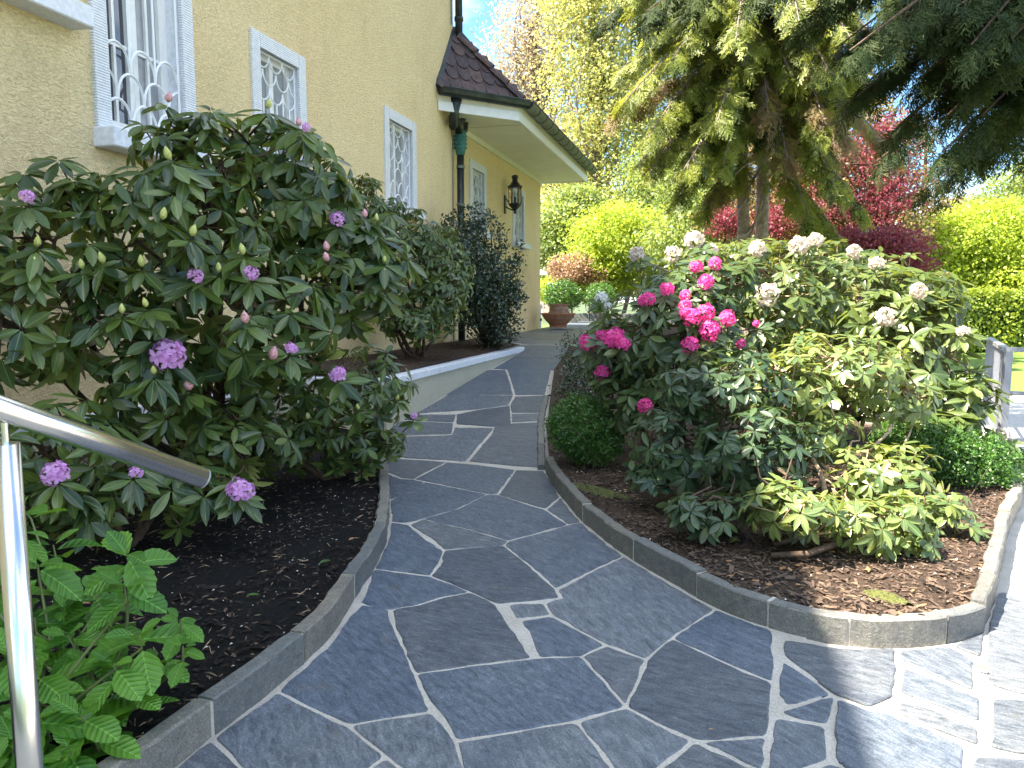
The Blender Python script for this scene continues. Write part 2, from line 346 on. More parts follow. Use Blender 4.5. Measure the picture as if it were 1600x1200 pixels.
# ------------------------------------------------------------------ mesh helpers
def mesh_np(name, V, F, var=None, smooth=False):
    V = np.asarray(V, dtype=np.float32).reshape(-1, 3)
    me = bpy.data.meshes.new(name)
    Fs = F if isinstance(F, list) else [F]
    Fs = [np.asarray(f, dtype=np.int32) for f in Fs if len(f)]
    loops = np.concatenate([f.ravel() for f in Fs]); tot = np.concatenate([np.full(len(f), f.shape[1], np.int32) for f in Fs])
    start = np.concatenate([[0], np.cumsum(tot)[:-1]]).astype(np.int32)
    me.vertices.add(len(V)); me.vertices.foreach_set('co', V.ravel())
    me.loops.add(len(loops)); me.loops.foreach_set('vertex_index', loops)
    me.polygons.add(len(tot)); me.polygons.foreach_set('loop_start', start); me.polygons.foreach_set('loop_total', tot)
    if smooth: me.polygons.foreach_set('use_smooth', np.ones(len(tot), dtype=bool))
    me.update(calc_edges=True); me.validate()
    if var is not None:
        a = me.attributes.new('var', 'FLOAT', 'FACE' if len(var) == len(tot) else 'POINT')
        a.data.foreach_set('value', np.asarray(var, dtype=np.float32))
    return me
def obj(name, me, mat, parent=None, kind=None, loc=None):
    if mat is not None and not me.materials: me.materials.append(mat)
    o = bpy.data.objects.new(name, me); COL.objects.link(o)
    if parent is not None: o.parent = parent
    if kind: o['kind'] = kind
    if loc is not None: o.location = loc
    return o
def thing(name, label, cat, loc=(0, 0, 0), group=None, rz=0.0):
    o = bpy.data.objects.new(name, None); o.empty_display_size = 0.2
    COL.objects.link(o); o.location = loc; o.rotation_euler = (0, 0, rz)
    o['label'] = label; o['category'] = cat
    if group: o['group'] = group
    return o
def tag(o, label, cat, group=None):
    o['label'] = label; o['category'] = cat
    if group: o['group'] = group
    return o

class MB:
    """collects polygons; vertices given in world space"""
    def __init__(s): s.v = []; s.f = []; s.sm = False
    def quad(s, *p):
        i = len(s.v); s.v += [tuple(q) for q in p]; s.f.append(tuple(range(i, i + len(p)))); return s
    def box(s, c):                       # 8 corners: bottom 4 then top 4
        i = len(s.v); s.v += [tuple(q) for q in c]
        for f in ((3, 2, 1, 0), (4, 5, 6, 7), (0, 1, 5, 4), (1, 2, 6, 5), (2, 3, 7, 6), (3, 0, 4, 7)): s.f.append(tuple(i + k for k in f))
        return s
    def abox(s, x0, x1, y0, y1, z0, z1, T=None):
        c = [Vector(q) for q in ((x0, y0, z0), (x1, y0, z0), (x1, y1, z0), (x0, y1, z0), (x0, y0, z1), (x1, y0, z1), (x1, y1, z1), (x0, y1, z1))]
        return s.box([T @ q if T else q for q in c])
    def tube(s, pts, r, seg=6, cap=True):
        pts = [Vector(p) for p in pts]; n = len(pts); rs = r if isinstance(r, (list, tuple)) else [r] * n
        i0 = len(s.v); up = None
        for k in range(n):
            t = (pts[min(k + 1, n - 1)] - pts[max(k - 1, 0)]).normalized()
            if up is None:
                up = Vector((0, 0, 1)) if abs(t.z) < 0.9 else Vector((1, 0, 0))
            u = t.cross(up)
            if u.length < 1e-4: u = t.orthogonal()
            u.normalize(); v = u.cross(t).normalized(); up = v
            for j in range(seg):
                a = 2 * math.pi * j / seg
                s.v.append(tuple(pts[k] + (u * math.cos(a) + v * math.sin(a)) * rs[k]))
        for k in range(n - 1):
            for j in range(seg):
                a = i0 + k * seg + j; b = i0 + k * seg + (j + 1) % seg
                s.f.append((a, b, b + seg, a + seg))
        if cap:
            s.f.append(tuple(i0 + j for j in range(seg))[::-1]); s.f.append(tuple(i0 + (n - 1) * seg + j for j in range(seg)))
        return s
    def lathe(s, prof, c, seg=24, T=None):
        i0 = len(s.v); c = Vector(c)
        for (r, z) in prof:
            for j in range(seg):
                a = 2 * math.pi * j / seg; p = Vector((r * math.cos(a), r * math.sin(a), z))
                s.v.append(tuple(c + (T @ p if T else p)))
        for k in range(len(prof) - 1):
            for j in range(seg):
                a = i0 + k * seg + j; b = i0 + k * seg + (j + 1) % seg
                s.f.append((a, b, b + seg, a + seg))
        return s
    def build(s, name, mat, parent=None, kind=None, smooth=None):
        me = bpy.data.meshes.new(name); 
        off = Vector((0, 0, 0))
        if parent is not None:
            q = parent
            while q is not None: off = off + q.location; q = q.parent
        me.from_pydata([(a - off.x, b - off.y, c - off.z) for a, b, c in s.v], [], s.f)
        if smooth: me.polygons.foreach_set('use_smooth', [True] * len(me.polygons))
        me.update()
        return obj(name, me, mat, parent, kind)
def bevel(o, w=0.004, seg=1):
    m = o.modifiers.new('bevel', 'BEVEL'); m.width = w; m.segments = seg; m.limit_method = 'ANGLE'; m.angle_limit = math.radians(40); return o

# ------------------------------------------------------------------ ground, mortar bed, flagstones
LATW = 2.9            # face of the low retaining wall
D = 4.05              # face of the house wall
mb = MB(); mb.quad((-400, -60, -0.25), (400, -60, -0.25), (400, 700, -0.25), (-400, 700, -0.25))
mb.build('ground', M['ground'], kind='structure')

path = thing('path', '', '', (0, 0, 0)); del path['label']; del path['category']; path['kind'] = 'structure'
# mortar sheet that carries the stones: one grid that follows the ramp
ss = [-0.6, 1, 3, S0] + list(np.arange(6, 24.5, 0.5)); ll = [-0.35, 0, 1.2, 2.0, 2.86, 4.0]
V = []; F = []
for s in ss:
    for l in ll:
        V.append(SL(s, l, ramp(s) - 0.002))
for i in range(len(ss) - 1):
    for j in range(len(ll) - 1):
        if ss[i] > 4 and ll[j + 1] < 1.3: continue
        a = i * len(ll) + j; F.append((a, a + 1, a + 1 + len(ll), a + len(ll)))
me = mesh_np('mortar_bed', [tuple(v) for v in V], np.array(F)[:, ::-1]); obj('mortar_bed', me, M['mortar'], path)

mb = MB(); mb.quad(SL(-0.6, 0.7, -0.007), (0.8, 3.0, -0.007), (1.6, 3.25, -0.007), (5.4, 7.5, -0.007), (9, 5.0, -0.007), (4.2, -0.7, -0.007)); o = mb.build('mortar_bed', M['mortar'], path)
if o.data.polygons[0].normal.z < 0: o.data.flip_normals()
def inset_poly(P, d):
    n = len(P); out = []
    area = sum(P[i][0] * P[(i + 1) % n][1] - P[(i + 1) % n][0] * P[i][1] for i in range(n))
    sg = 1 if area > 0 else -1
    for i in range(n):
        a = np.array(P[i - 1]); b = np.array(P[i]); c = np.array(P[(i + 1) % n])
        e1 = b - a; e2 = c - b; e1 = e1 / (np.linalg.norm(e1) + 1e-9); e2 = e2 / (np.linalg.norm(e2) + 1e-9)
        n1 = np.array((-e1[1], e1[0])) * sg; n2 = np.array((-e2[1], e2[0])) * sg
        m = n1 + n2; L = np.linalg.norm(m)
        if L < 1e-6: out.append(b + n1 * d); continue
        m /= L; k = d / max(0.45, float(np.dot(m, n1)))
        out.append(b + m * k)
    return out, sg
def flagstone(P2, zf, inset=0.008, parent=None, rough=0.004, th=0.03, proud=None, name='flagstone', mat=None):
    """P2: world xy outline; zf(x,y): height of its top"""
    proud = rnd.uniform(0.0, 0.003) if proud is None else proud
    P, sg = inset_poly(P2, inset * 0.95)
    if sg < 0: P = P[::-1]
    # split the edges and roughen them, round the corners a little
    Q = []
    n = len(P)
    for i in range(n):
        a, b = P[i], P[(i + 1) % n]; L = np.linalg.norm(b - a)
        k = max(2, min(14, int(L / 0.045)))
        nrm = np.array((-(b - a)[1], (b - a)[0])) / (L + 1e-9)
        for j in range(k):
            t = (j + 0.0) / k
            if j == 0: 
                pa = P[i - 1]; t0 = min(0.012, L * 0.2)
                q1 = a + (pa - a) / (np.linalg.norm(pa - a) + 1e-9) * t0; q2 = a + (b - a) / (L + 1e-9) * t0
                Q.append(q1); Q.append((q1 + q2 + a) / 3); Q.append(q2)
            else:
                Q.append(a + (b - a) * t + nrm * rnd.gauss(0, rough))
    c = np.mean(Q, axis=0); v = []; f = []
    m = len(Q)
    def hh(q, dz): return (q[0], q[1], zf(q[0], q[1]) + proud + dz)
    C = Vector((c[0], c[1], 0))
    inner = [q + (c - q) / (np.linalg.norm(c - q) + 1e-9) * rnd.uniform(0.003, 0.007) for q in Q]
    for q in inner: v.append(hh(q, 0))
    for q in Q: v.append(hh(q, -rnd.uniform(0.002, 0.005)))
    for q in Q: v.append(hh(q, -th))
    v = [(a - C.x, b - C.y, z) for a, b, z in v]
    f.append(tuple(range(m)))
    for i in range(m):
        j = (i + 1) % m
        f.append((i, m + i, m + j, j)); f.append((m + i, 2 * m + i, 2 * m + j, m + j))
    me = bpy.data.meshes.new(name); me.from_pydata(v, [], f); me.update()
    return obj(name, me, mat or M['slate'], parent, loc=C)

flat = [
 [(600,713),(698,722),(662,740),(647,749),(625,746),(605,738)],
 [(698,722),(745,726),(806,734),(777,772),(762,772),(663,752),(647,749)],
 [(806,734),(850,736),(862,752),(875,777),(853,795),(830,789),(778,773)],
 [(605,740),(625,748),(647,749),(664,753),(640,770),(609,781)],
 [(664,753),(762,772),(715,795),(660,811),(635,817),(611,815),(609,782)],
 [(762,772),(778,773),(830,790),(851,796),(888,820),(843,832),(795,845),(728,826),(660,811),(715,795)],
 [(853,796),(875,777),(908,816),(888,820)],
 [(660,811),(728,826),(795,845),(787,852),(740,856),(694,859),(668,838),(640,820)],
 [(611,816),(638,820),(665,842),(693,860),(686,880),(672,900),(630,894),(584,889),(604,850)],
 [(584,889),(630,895),(672,900),(700,910),(735,925),(690,933),(650,946),(610,953),(585,950),(562,942)],
 [(694,860),(740,856),(787,852),(828,884),(868,920),(875,934),(820,940),(777,944),(735,925),(700,910),(672,900),(688,882)],
 [(787,852),(795,845),(845,832),(888,820),(908,816),(940,842),(975,869),(925,892),(868,920),(828,884)],
 [(869,922),(925,892),(975,869),(1030,902),(1085,934),(1118,952),(1050,997),(1010,1030),(947,1007),(862,961),(851,942),(878,934)],
 [(793,944),(851,942),(862,961),(806,967)],
 [(813,969),(862,962),(905,984),(947,1008),(910,1026),(842,1028),(828,995)],
 [(612,952),(650,946),(690,934),(735,925),(775,944),(790,968),(812,998),(832,1028),(740,1039),(649,1053),(633,1015),(616,980)],
 [(649,1053),(740,1040),(832,1029),(908,1025),(945,1064),(978,1104),(900,1126),(805,1143),(712,1157),(692,1120),(670,1095)],
 [(908,1025),(947,1008),(1010,1030),(996,1066),(978,1103),(945,1064)],
 [(566,944),(608,952),(616,980),(633,1015),(649,1053),(662,1085),(674,1112),(610,1122),(545,1133),(485,1106),(434,1080),(475,1043),(512,1010),(545,963)],
 [(545,1134),(610,1122),(674,1113),(692,1130),(712,1158),(735,1240),(670,1230),(602,1181)],
 [(434,1081),(485,1107),(545,1135),(602,1181),(566,1210),(530,1290),(430,1250),(372,1195),(333,1153),(385,1115)],
 [(330,1156),(372,1195),(430,1250),(530,1290),(380,1330),(180,1310),(270,1203)],
 [(602,1182),(670,1231),(735,1241),(740,1330),(530,1290),(568,1212)],
 [(712,1158),(805,1143),(901,1127),(932,1165),(962,1206),(985,1310),(742,1330),(733,1235)],
 [(901,1127),(978,1104),(1030,1132),(1083,1157),(1030,1200),(975,1250),(962,1206),(932,1165)],
 [(1010,1030),(1050,997),(1128,1033),(1208,1067),(1205,1110),(1200,1150),(1150,1153),(1092,1158),(1030,1132),(978,1104),(996,1066)],
 [(1050,997),(1118,952),(1160,968),(1206,984),(1211,1030),(1208,1066),(1128,1033)],
 [(1092,1159),(1150,1154),(1199,1151),(1192,1206),(1140,1180)],
 [(1085,1158),(1140,1182),(1192,1208),(1210,1310),(985,1312),(975,1252),(1032,1200)],
 [(1224,999),(1290,1010),(1340,1014),(1400,1012),(1400,1065),(1396,1088),(1358,1104),(1302,1083),(1262,1052),(1224,1024)],
 [(1222,1032),(1262,1056),(1300,1084),(1262,1096),(1228,1103),(1214,1085)],
 [(1216,1112),(1262,1098),(1305,1087),(1300,1112),(1294,1132),(1255,1126)],
 [(1210,1120),(1252,1127),(1292,1135),(1296,1188),(1250,1203),(1196,1208),(1204,1160)],
 [(1306,1090),(1358,1109),(1402,1117),(1455,1140),(1508,1165),(1508,1240),(1400,1245),(1322,1199),(1303,1186),(1302,1130)],
 [(1196,1210),(1250,1205),(1298,1191),(1320,1200),(1400,1247),(1400,1310),(1212,1312)],
 [(1404,1015),(1445,1012),(1482,1009),(1524,1032),(1522,1078),(1470,1058),(1408,1032)],
 [(1488,1008),(1515,998),(1538,988),(1534,1026)],
 [(1410,1042),(1470,1064),(1533,1090),(1532,1127),(1470,1103),(1405,1080)],
 [(1404,1090),(1470,1112),(1529,1136),(1531,1164),(1470,1142),(1404,1113)],
 [(1542,985),(1558,925),(1575,925),(1650,960),(1650,1090),(1590,1082),(1540,1066)],
 [(1550,1090),(1592,1092),(1660,1100),(1690,1180),(1600,1178),(1545,1166)],
 [(1522,1180),(1600,1184),(1690,1190),(1740,1300),(1516,1280)],
 [(1400,1250),(1508,1245),(1512,1290),(1410,1330)],
]
for k, P in enumerate(flat):
    pts = [atz(x, y, 0) for x, y in P]
    flagstone([np.array((p.x, p.y)) for p in pts], lambda x, y: 0.0, 0.0055, path, 0.0028)
# right hand path: more stones running away along the kerb
def rp(u, v): return Vector((1.95, 2.72, 0)) + Vector((0.593, 0.805, 0)) * u + Vector((0.805, -0.593, 0)) * v
u = 0.42; row = 0
uu = [0.42]
while uu[-1] < 5.6: uu.append(uu[-1] + rnd.uniform(0.42, 0.7))
for i in range(len(uu) - 1):
    v = 0.12 if uu[i] > 0.1 else 0.3
    vv = [0.0]
    while vv[-1] < 3.0: vv.append(vv[-1] + rnd.uniform(0.45, 0.85))
    j0 = [rnd.uniform(-0.06, 0.06) for _ in vv]
    for j in range(len(vv) - 1):
        q = [rp(uu[i] + (0 if j == 0 else j0[j]) * .0, vv[j]), rp(uu[i] , vv[j + 1]), rp(uu[i + 1], vv[j + 1] + j0[j]), rp(uu[i + 1], vv[j] + (0 if j == 0 else j0[j - 1]))]
        if i == 0 and j < 1: continue
        flagstone([np.array((p.x, p.y)) for p in q], lambda x, y: 0.0, 0.009, path, 0.003)
# ramp stones
def rampz(x, y): return ramp(x * dS.x + y * dS.y)
rampq = [
 [(588,711),(640,716),(728,721),(745,700),(768,674),(771,669),(710,668),(706,680),(602,684)],
 [(732,721),(790,727),(848,731),(850,695),(849,660),(800,662),(772,667),(768,678),(748,702)],
 [(600,682),(655,680),(706,678),(709,661),(620,658)],
 [(622,656),(709,660),(713,648),(650,648)],
 [(713,663),(770,667),(799,664),(797,634),(745,641),(713,648)],
 [(799,660),(849,657),(850,646),(799,647)],
]
for P in rampq:
    pts = [atramp(x, y) for x, y in P]
    flagstone([np.array((p.x, p.y)) for p in pts], rampz, 0.005, path, 0.003, proud=0.004)
upper = [
 [(797,633),(804,620),(850,618),(852,645),(799,645)],
 [(650,646),(745,640),(795,633),(802,618),(700,617),(672,633)],
 [(692,617),(802,617),(795,590),(790,578),(757,578),(722,600)],
 [(805,617),(851,617),(857,596),(861,577),(792,577),(797,590)],
]
for P in upper:
    pts = [atramp(x, y) for x, y in P]
    flagstone([np.array((p.x, p.y)) for p in pts], rampz, 0.0045, path, 0.003, proud=0.003)
s = 9.0
smax = s_of(atramp(790, 577))
s = smax
while s < 23.5:
    ds = rnd.uniform(0.45, 0.8)
    lim = 2.86 if s + ds < 11.6 else 3.98
    l = 1.1; 
    while l < lim - 0.1:
        w = min(rnd.uniform(0.5, 0.95), lim - l)
        if lim - l - w < 0.25: w = lim - l
        q = [SL(s, l), SL(s + ds, l), SL(s + ds + 0.0, l + w), SL(s, l + w)]
        flagstone([np.array((p.x, p.y)) for p in q], rampz, 0.004, path, 0.003, proud=rnd.uniform(0, 0.003))
        l += w
    s += ds

# ------------------------------------------------------------------ kerbs
def resample(P, step=0.06):
    out = [P[0]]
    for a, b in zip(P[:-1], P[1:]):
        n = max(1, int((b - a).length / step))
        for i in range(1, n + 1): out.append(a.lerp(b, i / n))
    return out
def smooth_line(P, it=2):
    for _ in range(it):
        P = [P[0]] + [(P[i - 1] + P[i] * 2 + P[i + 1]) / 4 for i in range(1, len(P) - 1)] + [P[-1]]
    return P
def kerb(root, base, joints, side, H=0.108, TH=0.058, zf=lambda p: 0.0):
    """base: path-side foot line; joints: points where stones meet; side +1 = bed lies left of the direction"""
    L = smooth_line(resample(base), 3)
    idx = sorted({0, len(L) - 1} | {min(range(len(L)), key=lambda i: (L[i] - j).length) for j in joints})
    mm = MB()
    for a, b in zip(idx[:-1], idx[1:]):
        seg = L[a:b + 1]
        if len(seg) < 2: continue
        n = len(seg); vs = []; tl = rnd.uniform(-0.008, 0.006); so = rnd.uniform(-0.004, 0.004)
        gap = 0.006
        for i in range(n):
            t = (seg[min(i + 1, n - 1)] - seg[max(i - 1, 0)]).normalized(); nr = Vector((-t.y, t.x, 0)) * side
            p = seg[i].copy()
            if i == 0 and a != 0: p += t * gap
            if i == n - 1 and b != len(L) - 1: p -= t * gap
            z = zf(p); jit = rnd.uniform(-0.004, 0.004); top = H + tl + rnd.uniform(-0.0025, 0.0025)
            for (o_, h) in ((0 + jit, -0.05), (0 + jit, top - 0.006), (0.006, top), (TH - 0.006 + jit, top), (TH + jit * 2, top - 0.008), (TH, -0.05)):
                q = p + nr * (o_ + so); vs.append((q.x, q.y, z + h))
        fs = []
        for i in range(n - 1):
            for j in range(6):
                k = (j + 1) % 6; x = (i * 6 + j, i * 6 + k, (i + 1) * 6 + k, (i + 1) * 6 + j)
                fs.append(x if side < 0 else x[::-1])
        e = tuple(range(6)); g = tuple((n - 1) * 6 + j for j in range(6))
        fs.append(e[::-1] if side < 0 else e); fs.append(g if side < 0 else g[::-1])
        C = seg[n // 2]
        me = bpy.data.meshes.new('kerb_stone'); me.from_pydata([(x - C.x, y - C.y, z) for x, y, z in vs], [], fs); me.update()
        obj('kerb_stone', me, M['kerb'], root, loc=(C.x, C.y, 0))
        # mortar in the joint
        if b != len(L) - 1:
            p = L[b]; t = (L[b + 1] - L[b - 1]).normalized(); nr = Vector((-t.y, t.x, 0)) * side; z = zf(p)
            q0 = p - t * 0.007 + nr * 0.003; q1 = p + t * 0.007 + nr * 0.003; q2 = p + t * 0.007 + nr * (TH - 0.004); q3 = p - t * 0.007 + nr * (TH - 0.004)
            mm.box([(q.x, q.y, z - 0.03) for q in (q0, q1, q2, q3)] + [(q.x, q.y, z + H - 0.006) for q in (q0, q1, q2, q3)])
    if mm.v: mm.build('joint_mortar', M['mortar'], root, kind='stuff')
    return L
kl = thing('kerb', 'curved grey stone kerb holding the black soil bed beside the handrail', 'kerb')
KL = [atz(x, y) for x, y in [(606,722),(606,738),(608,760),(609,782),(609,812),(604,846),(585,889),(560,925),(540,965),(510,1007),(472,1037),(430,1078),(337,1147),(270,1201),(150,1290),(0,1400)]]
KLs = kerb(kl, KL, [atz(x, y) for x, y in [(551,938),(472,1037),(337,1147),(150,1290),(603,848)]], side=+1 if False else -1)
kr = thing('kerb', 'curved grey stone kerb round the flowering shrub island with sunlit corner', 'kerb')
KR = [atz(x, y) for x, y in [(852,736),(860,752),(875,774),(909,815),(945,845),(978,869),(1035,903),(1087,932),(1119,951),(1160,967),(1205,981),(1262,998),(1320,1008),(1362,1011),(1425,1010),(1482,1005),(1536,986)]]
KRs = kerb(kr, KR, [atz(x, y) for x, y in [(867,762),(909,815),(990,876),(1087,932),(1205,981),(1320,1008),(1482,1005)]], side=+1)
c0 = atz(1536, 986)
KR2 = [c0 + Vector((0.012, 0.02, 0))] + [atz(x, y, 0.108) for x, y in [(1557,899),(1568,853),(1579,800),(1600,757)]]
KR2 += [KR2[-1] + Vector((0.35, 0.62, 0)), KR2[-1] + Vector((0.45, 1.5, 0)), KR2[-1] + Vector((0.2, 2.6, 0))]
kerb(kr, KR2, [atz(x, y, 0.108) for x, y in [(1557,899),(1579,800),(1600,757)]], side=+1)
# kerb strip beside the ramp
KR3 = [atramp(x, y) for x, y in [(852,734),(851,700),(850,657),(858,620)]]
kerb(kr, KR3[::-1], [KR3[1], KR3[2]], side=-1 if True else 1, H=0.03, zf=lambda p: ramp(s_of(p)))

# ------------------------------------------------------------------ soil beds
def inpoly(x, y, P):
    c = False; n = len(P); j = n - 1
    for i in range(n):
        if (P[i].y > y) != (P[j].y > y) and x < (P[j].x - P[i].x) * (y - P[i].y) / (P[j].y - P[i].y) + P[i].x: c = not c
        j = i
    return c
def fill_bed(name, outline, zf, mat, parent=None, kind='structure'):
    import bmesh
    bm = bmesh.new()
    vs = [bm.verts.new((p.x, p.y, 0)) for p in outline]
    es = [bm.edges.new((vs[i], vs[(i + 1) % len(vs)])) for i in range(len(vs))]
    bmesh.ops.triangle_fill(bm, edges=es, use_beauty=True)
    for _ in range(3):
        big = [e for e in bm.edges if e.calc_length() > 0.22]
        if not big: break
        bmesh.ops.subdivide_edges(bm, edges=big, cuts=1)
        bmesh.ops.triangulate(bm, faces=bm.faces[:])
    for v in bm.verts: v.co.z = zf(v.co.x, v.co.y)
    bmesh.ops.recalc_face_normals(bm, faces=bm.faces[:])
    me = bpy.data.meshes.new(name); bm.to_mesh(me); bm.free()
    if me.polygons and sum(p.normal.z for p in me.polygons) < 0: me.flip_normals()
    return obj(name, me, mat, parent, kind)
def hashn(x, y, s=1.0):
    return math.sin(x * 7.1 * s + 1.3) * math.sin(y * 6.3 * s + 0.7) + 0.5 * math.sin(x * 15 * s + y * 11 * s)
LB = [Vector((p.x - 0.02, p.y, 0)) for p in KLs]
LBo = LB + [Vector((-4.0, -0.3, 0)), SL(-0.6, D + 0.02), SL(6.38, D + 0.02), SL(6.42, LATW + 0.0), SL(5.9, 2.55)]
def zleft(x, y): return 0.072 + 0.012 * hashn(x, y)
fill_bed('soil', LBo, zleft, M['soil_black'])
RBp = [Vector((p.x, p.y, 0)) for p in KRs] 
RB = [p + Vector((0.03, 0.03, 0)) for p in RBp[:-1]] + [p + Vector((-0.03, 0.0, 0)) for p in KR2[1:]] + [Vector((3.1, 9, 0)), SL(14, 0.0), SL(20, 1.0), SL(20, 2.9), SL(12, 2.2), SL(9.3, 1.95), SL(7.2, 1.56), SL(6.2, 1.36)]
def zright(x, y):
    s = x * dS.x + y * dS.y; l = x * nL.x + y * nL.y
    k = min(1, max(0, (l - 0.0) / 1.2))
    return 0.082 + ramp(s) * k + 0.012 * hashn(x, y)
fill_bed('bark_soil', RB, zright, M['soil_brown'])
# raised bed behind the low wall
fill_bed('raised_bed_soil', [SL(6.42, LATW + 0.1), SL(11.7, LATW + 0.1), SL(12.6, D - 0.02), SL(6.42, D + 0.02)], lambda x, y: 0.55 + 0.06 * ((x * nL.x + y * nL.y) - 2.9) + 0.01 * hashn(x, y), M['soil_brown'])
# terrace, lawn
mb = MB(); mb.quad((4.3, 5.6, -0.012), (14, 3.6, -0.012), (14, 10.2, -0.012), (3.6, 10.2, -0.012)); mb.build('terrace_pavement', M['paving_pale'], kind='structure')
V = []; F = []; nx, ny = 40, 30
for i in range(nx):
    for j in range(ny):
        x = 1.5 + i * 1.0; y = 10.2 + j * 1.0; V.append((x, y, 0.0 + 0.04 * hashn(x * 0.1, y * 0.1)))
for i in range(nx - 1):
    for j in range(ny - 1): a = i * ny + j; F.append((a, a + ny, a + ny + 1, a + 1))
obj('lawn', mesh_np('lawn', V, np.array(F)), M['lawn'], kind='structure')
# earth behind the patio
mb = MB(); mb.quad(SL(23.5, -3, 0.60), SL(23.5, 8, 0.60), SL(60, 8, 0.5), SL(60, -3, 0.5)[:] and SL(60, -3, 0.5)); o = mb.build('garden_ground', M['ground'], kind='structure')
o.data.flip_normals()
#PART2

# ------------------------------------------------------------------ low retaining wall
def sl_box(mb_, s0, s1, l0, l1, z0, z1):
    return mb_.box([SL(s0, l0, z0), SL(s0, l1, z0), SL(s1, l1, z0), SL(s1, l0, z0), SL(s0, l0, z1), SL(s0, l1, z1), SL(s1, l1, z1), SL(s1, l0, z1)][:])
rw = thing('retaining_wall', 'low pale roughcast wall with white cap beside the sloping slate path', 'garden wall')
m1 = MB(); sl_box(m1, 6.4, 11.45, LATW, LATW + 0.12, -0.1, 0.47); sl_box(m1, 6.4, 6.52, LATW + 0.122, D - 0.005, -0.1, 0.47)
m1.build('wall', M['stucco_low'], rw)
m2 = MB(); sl_box(m2, 6.37, 11.48, LATW - 0.025, LATW + 0.155, 0.472, 0.545); sl_box(m2, 6.37, 6.55, LATW + 0.157, D - 0.005, 0.472, 0.545)
bevel(m2.build('cap', M['cap'], rw), 0.006)

# ------------------------------------------------------------------ the house
def H(s, q, z): return SL(s, D - q, z)
def hbox(mb_, s0, s1, q0, q1, z0, z1):
    return mb_.box([H(s0, q1, z0), H(s0, q0, z0), H(s1, q0, z0), H(s1, q1, z0), H(s0, q1, z1), H(s0, q0, z1), H(s1, q0, z1), H(s1, q1, z1)][:])
house = thing('house', 'yellow roughcast house with white framed windows and a lower tiled side wing', 'house')
SM = 11.62      # end of the tall part
SA = 17.92      # end of the low wing
def wall_panel(name, s0, s1, z0, z1, q, holes, depth, mat):
    m = MB(); S = sorted({s0, s1, *[h[0] for h in holes], *[h[1] for h in holes]}); Z = sorted({z0, z1, *[h[2] for h in holes], *[h[3] for h in holes]})
    for a, b in zip(S[:-1], S[1:]):
        for c, d in zip(Z[:-1], Z[1:]):
            if any(h[0] <= a and b <= h[1] and h[2] <= c and d <= h[3] for h in holes): continue
            m.quad(H(a, q, c), H(a, q, d), H(b, q, d), H(b, q, c)) if False else m.quad(H(b, q, c), H(b, q, d), H(a, q, d), H(a, q, c))
    for h in holes:
        a, b, c, d = h; rv = MB()
        rv.quad(H(a, q, c), H(a, q, d), H(a, q - depth, d), H(a, q - depth, c)); rv.quad(H(b, q, d), H(b, q, c), H(b, q - depth, c), H(b, q - depth, d))
        rv.quad(H(a, q, d), H(b, q, d), H(b, q - depth, d), H(a, q - depth, d)); rv.quad(H(b, q, c), H(a, q, c), H(a, q - depth, c), H(b, q - depth, c))
        rv.build('window_reveal', M['trim'], house)
    return m.build(name, mat, house)
ZT, ZB = 3.64, 2.46
wins = {'w2': (6.20, 7.12, ZB, ZT), 'w3': (9.0, 10.02, ZB, ZT), 'w4': (12.55, 13.5, ZB, ZT - .02), 'w5': (15.36, 16.36, ZB, ZT - .05)}
SUR = 0.13          # width of the stone surround
big = (4.375, 5.40, 2.40, 4.95)
top0 = (2.0, 4.22, 3.10, 4.95)
def hole(w, r=SUR): return (w[0] + r, w[1] - r, w[2] + 0.02, w[3] - r)
wall_panel('wall', -8.0, SM, -0.2, 7.0, 0.0, [hole(big), hole(top0), hole(wins['w2']), hole(wins['w3'])], 0.28, M['stucco'])
wall_panel('wall', SM, SA, 0.3, 4.12, -0.06, [hole(wins['w4']), hole(wins['w5'])], 0.24, M['stucco'])
m = MB()     # end faces and backs
m.quad(H(SM, 0, -0.2), H(SM, 0, 7), H(SM, -8, 7), H(SM, -8, -0.2)); m.quad(H(SM, -8, -0.2), H(SM, -8, 7), H(-8, -8, 7), H(-8, -8, -0.2))
m.quad(H(-8, -8, -0.2), H(-8, -8, 7), H(-8, 0, 7), H(-8, 0, -0.2)); m.quad(H(SA, -0.06, 0.3), H(SA, -0.06, 4.12), H(SA, -6, 4.12), H(SA, -6, 0.3)); m.quad(H(SA, -6, 0.3), H(SA, -6, 4.12), H(SM, -6, 4.12), H(SM, -6, 0.3))
m.build('side_wall', M['stucco'], house)
# plinth with its ledge, near part
m = MB(); hbox(m, -8.0, 6.36, 0.0, 0.07, -0.2, 0.44); m.build('plinth', M['stucco_plinth'], house)
m = MB(); hbox(m, -8.0, 6.36, 0.0, 0.10, 0.442, 0.50); m.build('plinth_ledge', M['cap'], house)
# white pipe at the far corner
m = MB(); hbox(m, SA + 0.02, SA + 0.22, -0.3, -0.08, 0.6, 1.16); bevel(m.build('corner_block', M['cap'], house), 0.01)
m = MB(); m.tube([H(SA + 0.1, -0.075, 0.8), H(SA + 0.1, -0.04, 0.8)], 0.03, 8); m.build('pipe_end', M['black_iron'], house)

